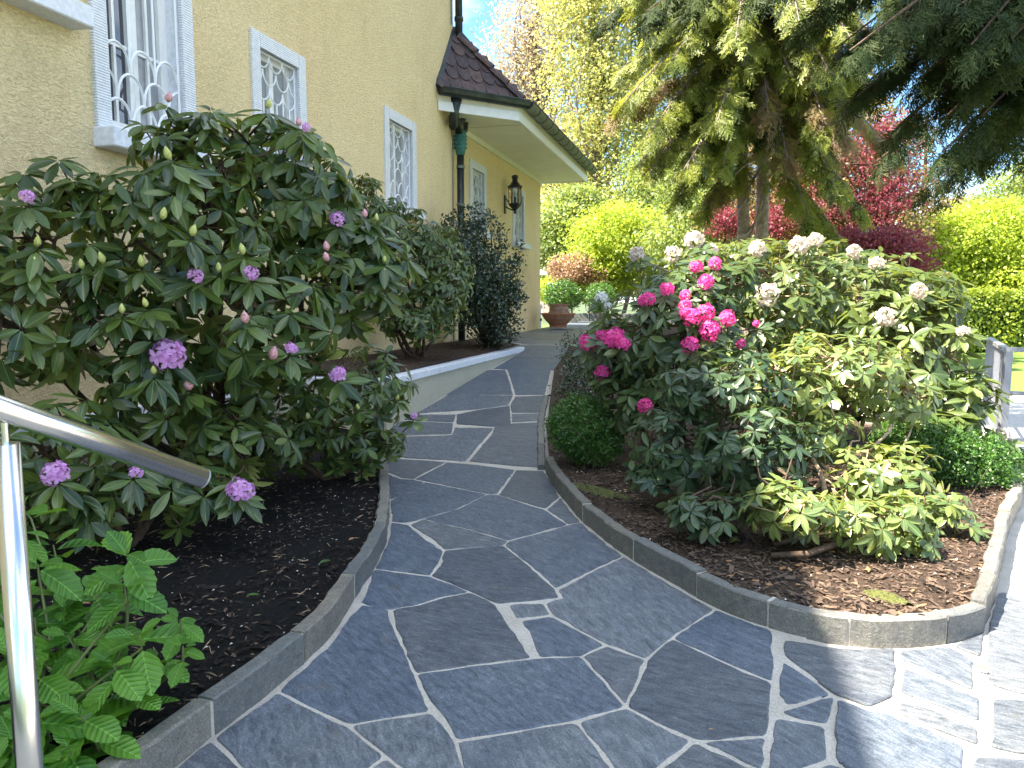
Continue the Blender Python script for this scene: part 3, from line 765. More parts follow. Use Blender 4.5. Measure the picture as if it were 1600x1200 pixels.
def arc(sc, zc, r, q, up, n=10, full=1.0):
    pts = []
    for i in range(n + 1):
        a = math.pi * i / n
        pts.append(H(sc - r * math.cos(a), q, zc + (r * math.sin(a) * 1.12) * (1 if up else -1)))
    return pts
def small_window(w, q0, curtain=False):
    a, b, c, d = w
    wi = thing('window', '', '', H((a + b) / 2, q0, c)); del wi['label']; del wi['category']; wi.parent = house
    # surround
    m = MB(); P = 0.025
    hbox(m, a, a + SUR, q0 - 0.02, q0 + P, c + 0.002, d); hbox(m, b - SUR, b, q0 - 0.02, q0 + P, c + 0.002, d)
    hbox(m, a + SUR + 0.001, b - SUR - 0.001, q0 - 0.02, q0 + P, d - SUR, d)
    bevel(m.build('frame', M['ribbed'], wi), 0.004)
    m = MB(); hbox(m, a - 0.03, b + 0.03, q0 - 0.05, q0 + 0.14, c - 0.11, c); bevel(m.build('sill', M['trim'], wi), 0.008)
    ia, ib, ic, id_ = a + SUR, b - SUR, c + 0.02, d - SUR
    m = MB()    # timber sash behind
    fr = 0.05; qs = q0 - 0.14
    hbox(m, ia, ia + fr, qs, qs + 0.05, ic, id_); hbox(m, ib - fr, ib, qs, qs + 0.05, ic, id_)
    hbox(m, ia + fr, ib - fr, qs, qs + 0.05, ic, ic + fr); hbox(m, ia + fr, ib - fr, qs, qs + 0.05, id_ - fr, id_)
    hbox(m, (ia + ib) / 2 - 0.03, (ia + ib) / 2 + 0.03, qs + 0.002, qs + 0.056, ic + fr, id_ - fr)
    m.build('sash', M['white_paint'], wi)
    m = MB(); hbox(m, ia + fr, ib - fr, qs + 0.012, qs + 0.018, ic + fr, id_ - fr); m.build('pane', M['frost'], wi)
    # fish-scale grille: three arcs wide
    m = MB(); qg = q0 - 0.035; t = 0.0085; W_ = ib - ia; r = W_ / 6
    for k in range(2): m.tube([H(ia + 0.004, qg, ic if k == 0 else id_ - 0.008), H(ib - 0.004, qg, ic if k == 0 else id_ - 0.008)], t, 4)
    for k in range(2): m.tube([H((ia + 0.008, ib - 0.008)[k], qg, ic), H((ia + 0.008, ib - 0.008)[k], qg, id_)], t, 4)
    rows = 3
    step = r * 1.12 + 0.02
    for top in (True, False):
        for row in range(rows):
            z = (id_ - 0.012 - row * step) if top else (ic + 0.012 + row * step)
            if row % 2 == 0: cs = [ia + r * (1 + 2 * i) for i in range(3)]
            else: cs = [ia + r * 2 * i for i in range(4)]
            for sc in cs:
                pts = arc(sc, z, r, qg, not top)
                pts = [p for p in pts if ia - 0.002 <= s_of(p) <= ib + 0.002]
                if len(pts) > 1: m.tube(pts, t, 4)
    zt = id_ - 0.012 - (rows - 1) * step; zb = ic + 0.012 + (rows - 1) * step
    for i in range(1, 6):
        s_ = ia + r * i; dz = 0 if i % 2 == 0 else r * 1.12
        m.tube([H(s_, qg, zt - dz), H(s_, qg, zb + dz)], t, 4)
    m.build('grille', M['grille'], wi)
    return wi
small_window(wins['w2'], 0.0); small_window(wins['w3'], 0.0); small_window(wins['w4'], -0.06); small_window(wins['w5'], -0.06)

def big_window(w, arches=True):
    a, b, c, d = w; q0 = 0.0
    wi = thing('window', '', '', H((a + b) / 2, q0, c)); del wi['label']; del wi['category']; wi.parent = house
    m = MB(); P = 0.03
    hbox(m, a, a + SUR, -0.02, P, c + 0.002, d); hbox(m, b - SUR, b, -0.02, P, c + 0.002, d); hbox(m, a + SUR + 0.001, b - SUR - 0.001, -0.02, P, d - SUR, d)
    bevel(m.build('frame', M['ribbed'], wi), 0.004)
    m = MB(); hbox(m, a - 0.02, b + 0.02, -0.05, 0.17, c - 0.13, c); bevel(m.build('sill', M['trim'], wi), 0.008)
    ia, ib, ic, id_ = a + SUR, b - SUR, c + 0.02, d - SUR
    W_ = ib - ia; mid = (ia + ib) / 2
    # fixed outer frame of the timber window
    m = MB(); qs = -0.17; fr = 0.05
    hbox(m, ia, ia + fr, qs, qs + 0.05, ic, id_); hbox(m, ib - fr, ib, qs, qs + 0.05, ic, id_); hbox(m, ia + fr, ib - fr, qs, qs + 0.05, ic, ic + fr); hbox(m, ia + fr, ib - fr, qs, qs + 0.05, id_ - fr, id_)
    m.build('window_frame', M['white_paint'], wi)
    for k in range(2):
        x0 = ia + fr + 0.001 if k == 0 else mid + 0.001; x1 = mid - 0.001 if k == 0 else ib - fr - 0.001
        m = MB(); f2 = 0.045; q1 = qs + 0.008
        hbox(m, x0, x0 + f2, q1, q1 + 0.055, ic + fr, id_ - fr); hbox(m, x1 - f2, x1, q1, q1 + 0.055, ic + fr, id_ - fr)
        hbox(m, x0 + f2, x1 - f2, q1, q1 + 0.05, ic + fr, ic + fr + f2); hbox(m, x0 + f2, x1 - f2, q1, q1 + 0.05, id_ - fr - f2, id_ - fr)
        xm = (x0 + x1) / 2
        hbox(m, xm - 0.012, xm + 0.012, q1 + 0.005, q1 + 0.045, ic + fr + f2, id_ - fr - f2)
        for zz in (ic + 0.62, ic + 1.25, ic + 1.85):
            hbox(m, x0 + f2, xm - 0.013, q1 + 0.004, q1 + 0.044, zz, zz + 0.026); hbox(m, xm + 0.013, x1 - f2, q1 + 0.004, q1 + 0.044, zz, zz + 0.026)
        m.build('sash', M['white_paint'], wi)
        m = MB(); hbox(m, x0 + f2, x1 - f2, q1 + 0.018, q1 + 0.024, ic + fr + f2, id_ - fr - f2); m.build('pane', M['glass'] if k == 0 else M['frost'], wi)
    if arches:
        m = MB(); qg = -0.03; t = 0.011; r = W_ / 6 * 1.0
        m.tube([H(ia, qg, ic + 0.03), H(ib, qg, ic + 0.03)], 0.014, 4)
        step = r * 1.5
        for row in range(3):
            z = ic + 0.04 + row * step
            cs = [ia + r * (1 + 2 * i) for i in range(3)] if row % 2 == 0 else [ia + r * 2 * i for i in range(4)]
            for sc in cs:
                pts = []
                for i in range(15):
                    al = math.pi * i / 14; x = sc - r * math.cos(al)
                    if ia - 0.003 <= x <= ib + 0.003: pts.append(H(x, qg, z + r * 1.5 * math.sin(al) ** 0.9))
                if len(pts) > 1: m.tube(pts, t, 4)
        zt = ic + 0.04 + 2 * step
        for i in range(1, 3): m.tube([H(ia + 2 * r * i, qg, zt), H(ia + 2 * r * i, qg, id_)], t, 4)
        for i in (0.03, 5.97): m.tube([H(ia + r * i, qg, ic), H(ia + r * i, qg, id_)], t, 4)
        m.build('grille', M['grille'], wi)
    else:
        m = MB()
        for i in range(1, 6): m.tube([H(ia + W_ * i / 6, -0.03, ic), H(ia + W_ * i / 6, -0.03, id_)], 0.011, 4)
        m.build('grille', M['grille'], wi)
    return wi
big_window(big); big_window(top0, False)
# sill of the upper window runs on as a thick shelf
# main roof: eave above the frame
m = MB(); E0, R0 = 0.46, -4.0
m.box([H(-8.4, E0, 6.95), H(-8.4, R0, 10.9), H(SM + 0.35, R0, 10.9), H(SM + 0.35, E0, 6.95), H(-8.4, E0, 7.1), H(-8.4, R0, 11.1), H(SM + 0.35, R0, 11.1), H(SM + 0.35, E0, 7.1)])
m.box([H(-8.4, R0, 10.9), H(-8.4, -8.6, 6.95), H(SM + 0.35, -8.6, 6.95), H(SM + 0.35, R0, 10.9), H(-8.4, R0, 11.1), H(-8.4, -8.6, 7.1), H(SM + 0.35, -8.6, 7.1), H(SM + 0.35, R0, 11.1)])
m.quad(H(SM - 0.01, 0, 6.9), H(SM - 0.01, -8, 6.9), H(SM - 0.01, -4, 10.8))
m.build('roof', M['tile'], house)

# ---- low wing roof
ZG = 4.32; ZA = ZG + 1.0; QE = 1.0
G1 = (SM - 0.76, 0.02); G2 = (SM + 0.30, QE); GE = (18.35, QE)
wroof = thing('roof', '', '', H(SM, 0, ZG)); del wroof['label']; del wroof['category']; wroof.parent = house
def roofpt(s, q): return H(s, q, ZG + (QE - q))
m = MB(); m.quad(roofpt(SM, 0.0), roofpt(*G2), roofpt(*GE), roofpt(GE[0] - 3, QE - 3), roofpt(SM, QE - 3))
A_ = H(SM, 0.0, ZA); B_ = H(G1[0], G1[1], ZG); C_ = H(G2[0], G2[1], ZG)
m.quad(A_, B_, C_)
m.quad(roofpt(*GE), H(GE[0], -5, ZG), H(GE[0] - 3, -2, ZG + 3))
m.build('roof_deck', M['tile'], wroof)
# beaver-tail tiles on the small hipped face
eU = (C_ - B_); wU = eU.length; eU = eU.normalized(); mid = B_.lerp(C_, 0.5)
fn = (C_ - B_).cross(A_ - B_).normalized()
if fn.z < 0: fn = -fn
eV = fn.cross(eU).normalized()
if (A_ - B_).dot(eV) < 0: eV = -eV
hV = (A_ - B_).dot(eV); aU = (A_ - B_).dot(eU)
def tile_mesh(w, l, t=0.014, n=5):
    vs = []; 
    out = [(-w / 2, l), (-w / 2, l * 0.32)] + [(-w / 2 * math.cos(math.pi * i / n), l * 0.32 - l * 0.32 * math.sin(math.pi * i / n)) for i in range(1, n)] + [(w / 2, l * 0.32), (w / 2, l)]
    k = len(out)
    for z in (0, t): vs += [(x, y, z) for x, y in out]
    fs = [tuple(range(k))[::-1], tuple(range(k, 2 * k))] + [(i, (i + 1) % k, k + (i + 1) % k, k + i) for i in range(k)]
    me = bpy.data.meshes.new('roof_tile'); me.from_pydata(vs, [], fs); me.update(); me.materials.append(M['tile']); return me
TW, TL = 0.205, 0.36
tm = tile_mesh(TW - 0.006, TL)
def put_tile(p, ex, ey, ez, sx=1.0, me=None, name='roof_tile', tilt=0.07):
    o = bpy.data.objects.new(name, me or tm); COL.objects.link(o); o.parent = wroof
    ey2 = (ey + ez * -tilt).normalized(); ez2 = ex.cross(ey2).normalized()
    R = Matrix(((ex.x * sx, ey2.x, ez2.x, 0), (ex.y * sx, ey2.y, ez2.y, 0), (ex.z * sx, ey2.z, ez2.z, 0), (0, 0, 0, 1)))
    o.matrix_basis = Matrix.Translation(p - house.location - wroof.location) @ R
    return o
row = 0; v = -0.05
ex = eU if eU.cross(eV).dot(fn) > 0 else -eU
while v < hV - 0.1:
    f0 = max(0, (v + 0.05) / hV); u0 = aU * f0; u1 = wU + (aU - wU) * f0
    u = u0 + (TW / 2 if row % 2 == 0 else TW * 0.95)
    while u < u1 - 0.05:
        put_tile(B_ + eU * u + eV * v + fn * (0.035 + rnd.uniform(0, 0.006)), ex, eV, fn); u += TW
    v += 0.235; row += 1
# hip caps from the corner to the top
hm = MB()
def hip_mesh():
    vs = []; fs = []; n = 7
    for (y, r) in ((0, 0.125), (0.36, 0.095)):
        for rr in (r, r - 0.014):
            for i in range(n): a = math.pi * i / (n - 1); vs.append((rr * math.cos(a), y, rr * math.sin(a) * 0.9))
    for i in range(n - 1): fs += [(i, 2 * n + i, 2 * n + i + 1, i + 1), (n + i, n + i + 1, 3 * n + i + 1, 3 * n + i), (i, i + 1, n + i + 1, n + i)]
    me = bpy.data.meshes.new('hip_tile'); me.from_pydata(vs, [], fs); me.update(); me.materials.append(M['tile']); return me
hme = hip_mesh(); hd = (A_ - C_); hl = hd.length; hd = hd.normalized(); hx = hd.cross(Vector((0, 0, 1))).normalized(); hz = hx.cross(hd).normalized()
k = 0.0
while k < hl - 0.2:
    put_tile(C_ + hd * k + hz * 0.0, hx, hd, hz, me=hme, name='hip_tile', tilt=0.04); k += 0.33
# two courses along the long eave
for row in range(2):
    s_ = G2[0] + 0.12 + (TW / 2 if row else 0)
    q_ = QE - row * 0.17
    while s_ < GE[0] - 0.1:
        p = roofpt(s_, q_ + 0.04); evv = (roofpt(s_, 0) - roofpt(s_, 1)).normalized(); exx = dS if dS.cross(evv).dot(Vector((0, 0, 1))) > 0 else -dS
        nn = exx.cross(evv).normalized()
        put_tile(p + nn * (0.03 + row * 0.012 + rnd.uniform(0, 0.008)), exx, evv, nn); s_ += TW
# lead flashing beside the wall
m = MB()
fo = (B_ - A_); 
m.tube([A_ + Vector((0, 0, 0.03)), B_ + Vector((0, 0, 0.02))], 0.045, 4); m.tube([A_ + hd * -0.12 + Vector((0, 0, .06)), A_ + hd * -0.4 + Vector((0, 0, .0))], [0.075, 0.095], 6)
m.build('flashing', M['copper'], wroof)

# gutter: half round, with joints
def gutter(pts, r, name, mat, seg=8, t=0.01):
    vs = []; fs = []; n = len(pts); k = seg + 1
    for i, p in enumerate(pts):
        tdir = (pts[min(i + 1, n - 1)] - pts[max(i - 1, 0)]).normalized(); nr = Vector((-tdir.y, tdir.x, 0)).normalized()
        for rr in (r, r - t):
            for j in range(k):
                a = math.pi + math.pi * j / seg; vs.append(tuple(p + nr * (rr * math.cos(a)) + Vector((0, 0, rr * math.sin(a)))))
    for i in range(n - 1):
        for j in range(seg):
            a = i * 2 * k + j; b = a + 2 * k
            fs.append((a, a + 1, b + 1, b)); fs.append((a + k, b + k, b + k + 1, a + k + 1))
        a = i * 2 * k; b = a + 2 * k
        fs.append((a, b, b + k, a + k)); fs.append((a + seg, a + k + seg, b + k + seg, b + seg))
    for e in (0, (n - 1) * 2 * k): fs.append(tuple(range(e, e + k)))
    me = bpy.data.meshes.new(name); me.from_pydata([(a, b, c) for a, b, c in vs], [], fs); me.update()
    return me
GR = 0.105
def gp(s, q): return H(s, q, ZG - 0.005)
g1, g2, ge = gp(G1[0] - 0.02, G1[1] + 0.06), gp(G2[0] + 0.03, G2[1] + 0.09), gp(GE[0], QE + 0.09)
gt = thing('gutter', '', '', g2); del gt['label']; del gt['category']; gt.parent = house
def gpart(name, me, mat):
    for v_ in me.vertices: v_.co -= g2
    return obj(name, me, mat, gt)
gpart('trough', gutter([g1, g1.lerp(g2, .5), g2], GR, 'trough', M['copper']), M['copper'])
gpart('trough', gutter([g2 + dS * 0.002, g2.lerp(ge, .5), ge], GR, 'trough', M['copper_grey']), M['copper_grey'])
def ring(p, tdir, r, w, name, mat):
    return gpart(name, gutter([p - tdir * w, p + tdir * w], r, name, mat, t=0.02), mat)
nring = 13
for i in range(nring + 1):
    p = g2.lerp(ge, i / nring); ring(p, dS, GR + 0.008, 0.018, 'gutter_bracket', M['copper'])
td = (g2 - g1).normalized()
ring(g1.lerp(g2, 0.55), td, GR + 0.004, 0.008, 'gutter_joint', M['copper'])
m = MB(); 
def rimline(a, b, t):
    nr = Vector((-t.y, t.x, 0)); 
    for sg in (-1,): m.tube([a + nr * GR * sg, b + nr * GR * sg], 0.013, 6)
rimline(g1, g2, td); rimline(g2, ge, dS); m.build('rolled_edge', M['copper'], gt)
# fascia boards and soffit
ZS = 4.04
f1, f2, fe = (G1[0] + 0.06, 0.0), (G2[0] - 0.03, QE - 0.04), (GE[0] - 0.12, QE - 0.04)
def board(name, a, b, z0, z1, t, mat, out=0.0):
    pa, pb = H(a[0], a[1], 0), H(b[0], b[1], 0); tt = (pb - pa).normalized(); nn = Vector((tt.y, -tt.x, 0))   # outward
    if nn.dot(-nL) < 0: nn = -nn
    m = MB(); q = [pa + nn * out, pa + nn * (out - t), pb + nn * (out - t), pb + nn * out]
    m.box([x + Vector((0, 0, z0)) for x in q] + [x + Vector((0, 0, z1)) for x in q]); return m.build(name, mat, house)
board('fascia_board', f1, f2, ZS + 0.115, ZG - 0.03, 0.03, M['soffit'], 0.012); board('fascia_board', f1, f2, ZS - 0.02, ZS + 0.112, 0.035, M['white_paint'], 0.03)
board('fascia_board', f2, fe, ZS + 0.115, ZG - 0.03, 0.03, M['soffit'], 0.012); board('fascia_board', f2, fe, ZS - 0.02, ZS + 0.112, 0.035, M['white_paint'], 0.03)
mend = MB(); hbox(mend, GE[0] - 0.12, GE[0] - 0.085, -5.0, QE - 0.05, ZS - 0.02, ZG - 0.02); mend.build('fascia_board', M['white_paint'], house)
# soffit panels
cuts = [f2[0] + 0.35, f2[0] + 1.9, f2[0] + 4.6, fe[0]]
m = MB(); m.quad(H(f1[0], 0.0, ZS + 0.01), H(f2[0], f2[1] - 0.01, ZS + 0.01), H(cuts[0] - 0.006, f2[1] - 0.01, ZS + 0.01), H(cuts[0] - 0.006, -0.05, ZS + 0.01), H(SM, -0.05, ZS + 0.01)); m.build('soffit_panel', M['soffit'], house)
for a, b in zip(cuts[:-1], cuts[1:]):
    m = MB(); hbox(m, a + 0.006, b - 0.006, -0.055, QE - 0.08, ZS, ZS + 0.02); m.build('soffit_panel', M['soffit'], house)
m = MB(); hbox(m, SA + 0.003, fe[0] - 0.01, -5.0, -0.06, ZS + 0.001, ZS + 0.02); m.build('soffit_panel', M['soffit'], house)
m = MB(); hbox(m, cuts[0], SA, -0.058, -0.02, ZS - 0.09, ZS - 0.003); m.build('cornice', M['soffit'], house)
m = MB(); hbox(m, cuts[0] - 0.2, fe[0] - 0.1, -0.05, QE - 0.1, ZS + 0.03, ZS + 0.04); m.build('soffit_backing', M['interior'], house)
# rain pipes
dp = thing('rain_pipe', '', '', H(SM, 0.12, 0.6)); del dp['label']; del dp['category']; dp.parent = house
xs = SM + 0.02
m = MB(); m.tube([H(xs, 0.10, 0.5), H(xs, 0.10, 3.55)], 0.056, 12); m.build('lower_pipe', M['copper'], dp, smooth=True)
m = MB()
for zz in (1.5, 2.72, 3.3): m.tube([H(xs, 0.10, zz), H(xs, 0.10, zz + 0.045)], 0.064, 12)
m.build('pipe_clip', M['copper_grey'], dp)
m = MB(); m.tube([H(xs, 0.10, 3.50), H(xs, 0.10, 3.6), H(xs, 0.10, 3.72), H(xs, 0.10, 3.86)], [0.062, 0.085, 0.095, 0.088], 12)
for k_ in range(4): m.tube([H(xs, 0.10, 3.6 + k_ * .06), H(xs, 0.10, 3.625 + k_ * .06)], 0.104, 12)
m.build('patina_collar', M['verdigris'], dp, smooth=True)
o0 = H(G1[0] + 0.28, 0.20, ZG - 0.09)
m = MB(); m.tube([o0 + Vector((0, 0, 0.02)), H(G1[0] + 0.29, 0.18, ZG - 0.30), H(G1[0] + 0.36, 0.13, ZG - 0.47), H(xs - 0.2, 0.11, 3.98), H(xs - 0.03, 0.10, 3.8)], [0.10, 0.072, 0.062, 0.058, 0.058], 12)
m.build('gutter_outlet', M['copper'], dp, smooth=True)
m = MB(); m.tube([H(xs, 0.10, 3.8), H(xs + 0.01, 0.10, 4.0), H(xs + 0.03, 0.14, 4.12)], [0.05, 0.06, 0.08], 10); m.tube([H(xs + 0.02, 0.10, 3.84), H(xs + 0.22, 0.08, 3.93), H(xs + 0.30, 0.06, 4.10)], [0.05, 0.07, 0.085], 10); m.build('hopper', M['copper'], dp, smooth=True)
m = MB(); m.tube([H(xs, 0.09, 5.22), H(xs, 0.09, 7.0)], 0.056, 12); m.tube([H(xs, 0.09, 5.5), H(xs, 0.09, 5.56)], 0.07, 12); m.tube([H(xs, 0.09, 5.25), H(xs + 0.02, 0.2, 5.1), H(xs + 0.04, 0.3, 4.98)], 0.062, 12); m.build('upper_pipe', M['copper'], dp, smooth=True)
m = MB(); m.tube([H(xs - 0.16, 0.02, 0.6), H(xs - 0.13, 0.02, 3.7), H(xs - 0.3, 0.02, 4.1), H(xs - 0.36, 0.02, 4.35)], 0.008, 5); m.tube([H(xs - 0.15, 0.02, 5.4), H(xs - 0.15, 0.02, 7)], 0.008, 5); m.build('lightning_wire', M['copper_grey'], dp)

# ------------------------------------------------------------------ wall lantern
ls_, lq = 14.78, 0.15
L0 = H(ls_, lq, 2.96)
lan = thing('wall_lantern', 'black iron wall lantern between two barred windows on the low wing', 'lantern', L0)
def lz(prof, name, mat, seg=6, smooth=False):
    m = MB(); m.lathe(prof, L0, seg); return m.build(name, mat, lan, smooth=smooth)
lz([(0.012, -0.02), (0.03, 0.0), (0.02, 0.04), (0.06, 0.08), (0.11, 0.14), (0.125, 0.16), (0.125, 0.18), (0.0, 0.18)], 'base', M['black_iron'])
lz([(0.0, 0.48), (0.14, 0.48), (0.145, 0.505), (0.10, 0.54), (0.055, 0.60), (0.05, 0.64), (0.062, 0.66), (0.062, 0.71), (0.03, 0.725), (0.0, 0.725)], 'lantern_roof', M['black_iron'])
m = MB()
for i in range(6):
    a = 2 * math.pi * i / 6; p = L0 + Vector((math.cos(a) * 0.118, math.sin(a) * 0.118, 0)); m.tube([p + Vector((0, 0, .17)), p + Vector((0, 0, .49))], 0.009, 4)
m.build('cage', M['black_iron'], lan)
m = MB()
def _glassm():
    mm, nt, b, o = new_mat('clear_lantern_glass'); b.inputs['Transmission Weight'].default_value = 1.0; b.inputs['Roughness'].default_value = 0.02; b.inputs['IOR'].default_value = 1.1; return mm
M['clear'] = _glassm()
for i in range(6):
    a, b_ = 2 * math.pi * i / 6, 2 * math.pi * (i + 1) / 6
    p, q = L0 + Vector((math.cos(a) * .113, math.sin(a) * .113, 0)), L0 + Vector((math.cos(b_) * .113, math.sin(b_) * .113, 0))
    m.quad(p + Vector((0, 0, .185)), q + Vector((0, 0, .185)), q + Vector((0, 0, .475)), p + Vector((0, 0, .475)))
m.build('glass', M['clear'], lan)
lz([(0.0, 0.18), (0.022, 0.18), (0.022, 0.30), (0.012, 0.31), (0.0, 0.31)], 'candle_holder', M['black_iron'], 8)
lz([(0.012, 0.31), (0.03, 0.35), (0.022, 0.40), (0.0, 0.43)], 'bulb', M['lamp_glass'], 8, True)
m = MB(); m.tube([L0 + Vector((0, 0, 0.04)), H(ls_, 0.03, 3.04), H(ls_, -0.06, 3.1)], 0.014, 6); hbox(m, ls_ - 0.05, ls_ + 0.05, -0.058, -0.035, 2.95, 3.3); m.tube([H(ls_, -0.05, 3.26), H(ls_, 0.0, 3.2), L0 + Vector((0, 0, .17)) + nL * .11], 0.01, 5); m.build('wall_bracket', M['black_iron'], lan)

# ------------------------------------------------------------------ steel handrail
hr0 = at(10, 641, 1.28); hr1 = at(317, 747, 1.54); dr = (hr1 - hr0)
hr = thing('handrail', 'brushed steel stair handrail sloping down on a round post', 'handrail', (hr0.x, hr0.y, 0))
m = MB(); m.tube([hr0 - dr * 1.6, hr1], 0.0212, 28); o = m.build('rail', M['steel'], hr, smooth=False)
for p in o.data.polygons: p.use_smooth = len(p.vertices) == 4
ec = dr.normalized(); m = MB(); m.tube([hr1 - ec * .004, hr1 + ec * .004], 0.0206, 28); m.build('end_cap', M['galv'], hr)
pp = at(10, 700, 1.285); 
m = MB(); m.tube([(pp.x, pp.y, -0.1), (pp.x, pp.y, pp.z + 0.008)], 0.0212, 28); o = m.build('post', M['steel'], hr)
for p in o.data.polygons: p.use_smooth = len(p.vertices) == 4
m = MB(); m.tube([(pp.x, pp.y, pp.z), (pp.x, pp.y, pp.z + 0.05)], 0.006, 10); m.build('pin', M['steel'], hr)

# ------------------------------------------------------------------ terracotta bowl with stacked pot pieces
pb = atz(872, 512, 0.64); pb.z = 0.645
pot = thing('terracotta_bowl', 'wide terracotta planter bowl holding upturned pots at the patio end', 'planter', pb)
m = MB(); m.lathe([(0.0, 0), (0.19, 0), (0.20, 0.05), (0.185, 0.06), (0.22, 0.09), (0.30, 0.17), (0.355, 0.25), (0.38, 0.29), (0.40, 0.30), (0.40, 0.325), (0.37, 0.33), (0.33, 0.27), (0.0, 0.25)], pb, 32); m.build('bowl', M['terracotta'], pot, smooth=False)
m = MB(); m.tube([pb + Vector((0.33 * math.cos(t), 0.33 * math.sin(t), 0.215)) for t in np.linspace(0, 6.283, 25)], 0.008, 5); m.build('band', M['terracotta_old'], pot)
up = thing('upturned_pot', 'weathered clay pot stacked upside down inside the terracotta bowl', 'pot', pb + Vector((0.02, 0, 0.25)))
m = MB(); m.lathe([(0.24, 0), (0.245, 0.10), (0.225, 0.11), (0.22, 0.19), (0.205, 0.2), (0.2, 0.255), (0.0, 0.26)], pb + Vector((0.02, 0, 0.25)), 20); m.build('body', M['terracotta_old'], up)
m = MB(); m.lathe([(0.2, 0.26), (0.225, 0.262), (0.225, 0.285), (0.0, 0.287)], pb + Vector((0.02, 0, 0.25)), 20); m.build('rim', M['terracotta'], up)
# edging at the patio end
ed = thing('stone_edging', 'dark low stone edging behind the terracotta bowl', 'edging')
for i in range(6):
    s0 = 22.8; l0 = 4.6 - i * 0.9
    m = MB(); sl_box(m, s0, s0 + 0.25, l0 - 0.88, l0, 0.6, 0.88); bevel(m.build('edging_stone', M['darkstone'], ed), 0.01)
#PART3

# ------------------------------------------------------------------ leaves, whorls, shrubs
CAMP = np.array((0, 0, EYE))
def leaf_template(w=0.33, rows=4, fold=0.10, curl=0.12, shape=0.0, wave=0.0):
    """unit leaf along +x: returns verts, quads/tris as one quad array (degenerate ends are tris)"""
    xs = np.linspace(0, 1, rows + 2)
    V = []; F = []
    V.append((0, 0, 0))
    for i in range(1, rows + 1):
        t = xs[i]; hw = w / 2 * (math.sin(math.pi * t ** (1.0 + shape)) ** 0.75)
        z = -curl * t * t * 1.0
        wv = wave * (1 if i % 2 else -1)
        V += [(t, hw, z + fold * hw * 2 + wv), (t, 0, z), (t, -hw, z + fold * hw * 2 - wv)]
    V.append((1, 0, -curl))
    T = [(0, 2, 1), (0, 3, 2)]; Q = []
    for i in range(rows - 1):
        a = 1 + 3 * i; Q += [(a, a + 1, a + 4, a + 3), (a + 1, a + 2, a + 5, a + 4)]
    a = 1 + 3 * (rows - 1); e = len(V) - 1
    T += [(a, a + 1, e), (a + 1, a + 2, e)]
    return np.array(V, float), np.array(Q).reshape(-1, 4), np.array(T)
def batch(tpl, Ms, var=None):
    """Ms: (n,3,4) affine matrices"""
    V, Q, T = tpl; n = len(Ms); k = len(V)
    P = np.einsum('nij,kj->nki', Ms[:, :, :3], V) + Ms[:, None, :, 3]
    off = (np.arange(n) * k)[:, None, None]
    F = []
    vv = []
    if var is None: var = NR.random(n)
    if len(Q): F.append((Q[None] + off).reshape(-1, 4)); vv.append(np.repeat(var, len(Q)))
    if len(T): F.append((T[None] + off).reshape(-1, 3)); vv.append(np.repeat(var, len(T)))
    return P.reshape(-1, 3), F, np.concatenate(vv)
def merge(parts):
    Vs = []; Q = []; T = []; vq = []; vt = []; o = 0
    for V, F, v in parts:
        i = 0
        for f in F:
            n = len(f)
            (Q if f.shape[1] == 4 else T).append(f + o); (vq if f.shape[1] == 4 else vt).append(v[i:i + n]); i += n
        Vs.append(V); o += len(V)
    F = []; vv = []
    if Q: F.append(np.concatenate(Q)); vv.append(np.concatenate(vq))
    if T: F.append(np.concatenate(T)); vv.append(np.concatenate(vt))
    return np.concatenate(Vs), F, np.concatenate(vv)
def norm(a): return a / (np.linalg.norm(a, axis=-1, keepdims=True) + 1e-9)
def frames(pos, d, up, L, wscale=None):
    d = norm(d); s = norm(np.cross(up, d)); n = np.cross(d, s)
    ws = np.ones(len(pos)) if wscale is None else wscale
    L = np.asarray(L)
    return np.stack([d * L[:, None], s * (L * ws)[:, None], n * L[:, None], pos], axis=2)
def whorl(p, axis, k, L, e0=-0.5, e1=0.35, droop=0.25, rng=NR):
    axis = norm(np.array(axis, float)); u = norm(np.cross(axis, (0.31, 0.2, 0.93)))
    v = np.cross(axis, u)
    az = (np.arange(k) * 2.399 + rng.random() * 6.28) + rng.normal(0, 0.15, k)
    el = rng.uniform(e0, e1, k)
    rad = np.cos(az)[:, None] * u + np.sin(az)[:, None] * v
    d = rad * np.cos(el)[:, None] + axis * np.sin(el)[:, None]; d[:, 2] -= droop * rng.uniform(0.5, 1.5, k)
    up = axis[None] + rng.normal(0, 0.12, (k, 3)) + 0.001
    pos = np.array(p)[None] + norm(d) * L * 0.06 - axis * rng.uniform(0, 0.25, k)[:, None] * L * 0.4
    return frames(pos, d, up, L * rng.uniform(0.75, 1.12, k), rng.uniform(0.85, 1.15, k))
def sample_shell(blobs, n, inner=0.35, rng=NR, facing=0.0):
    """points near the surface of a union of ellipsoids, with outward directions"""
    C = np.array([b[0] for b in blobs], float); R = np.array([b[1] for b in blobs], float)
    w = (R[:, 0] * R[:, 1] * R[:, 2]) ** (2 / 3); w /= w.sum()
    P = []; A = []
    tries = 0
    while len(P) < n and tries < n * 60:
        tries += 1
        i = rng.choice(len(C), p=w); g = norm(rng.normal(size=3)); 
        if rng.random() < facing and np.dot(g, CAMP - C[i]) < 0: g = g - 2 * np.dot(g, norm(CAMP - C[i])) * norm(CAMP - C[i])
        r = 1 - inner * rng.random() ** 1.6
        q = C[i] + R[i] * g * r
        dd = (((q - C) / R) ** 2).sum(1); dd[i] = 9
        if dd.min() < 0.62 * r: continue
        if q[2] < 0.12: continue
        P.append(q); A.append(norm(g / R[i]))
    return np.array(P), np.array(A)
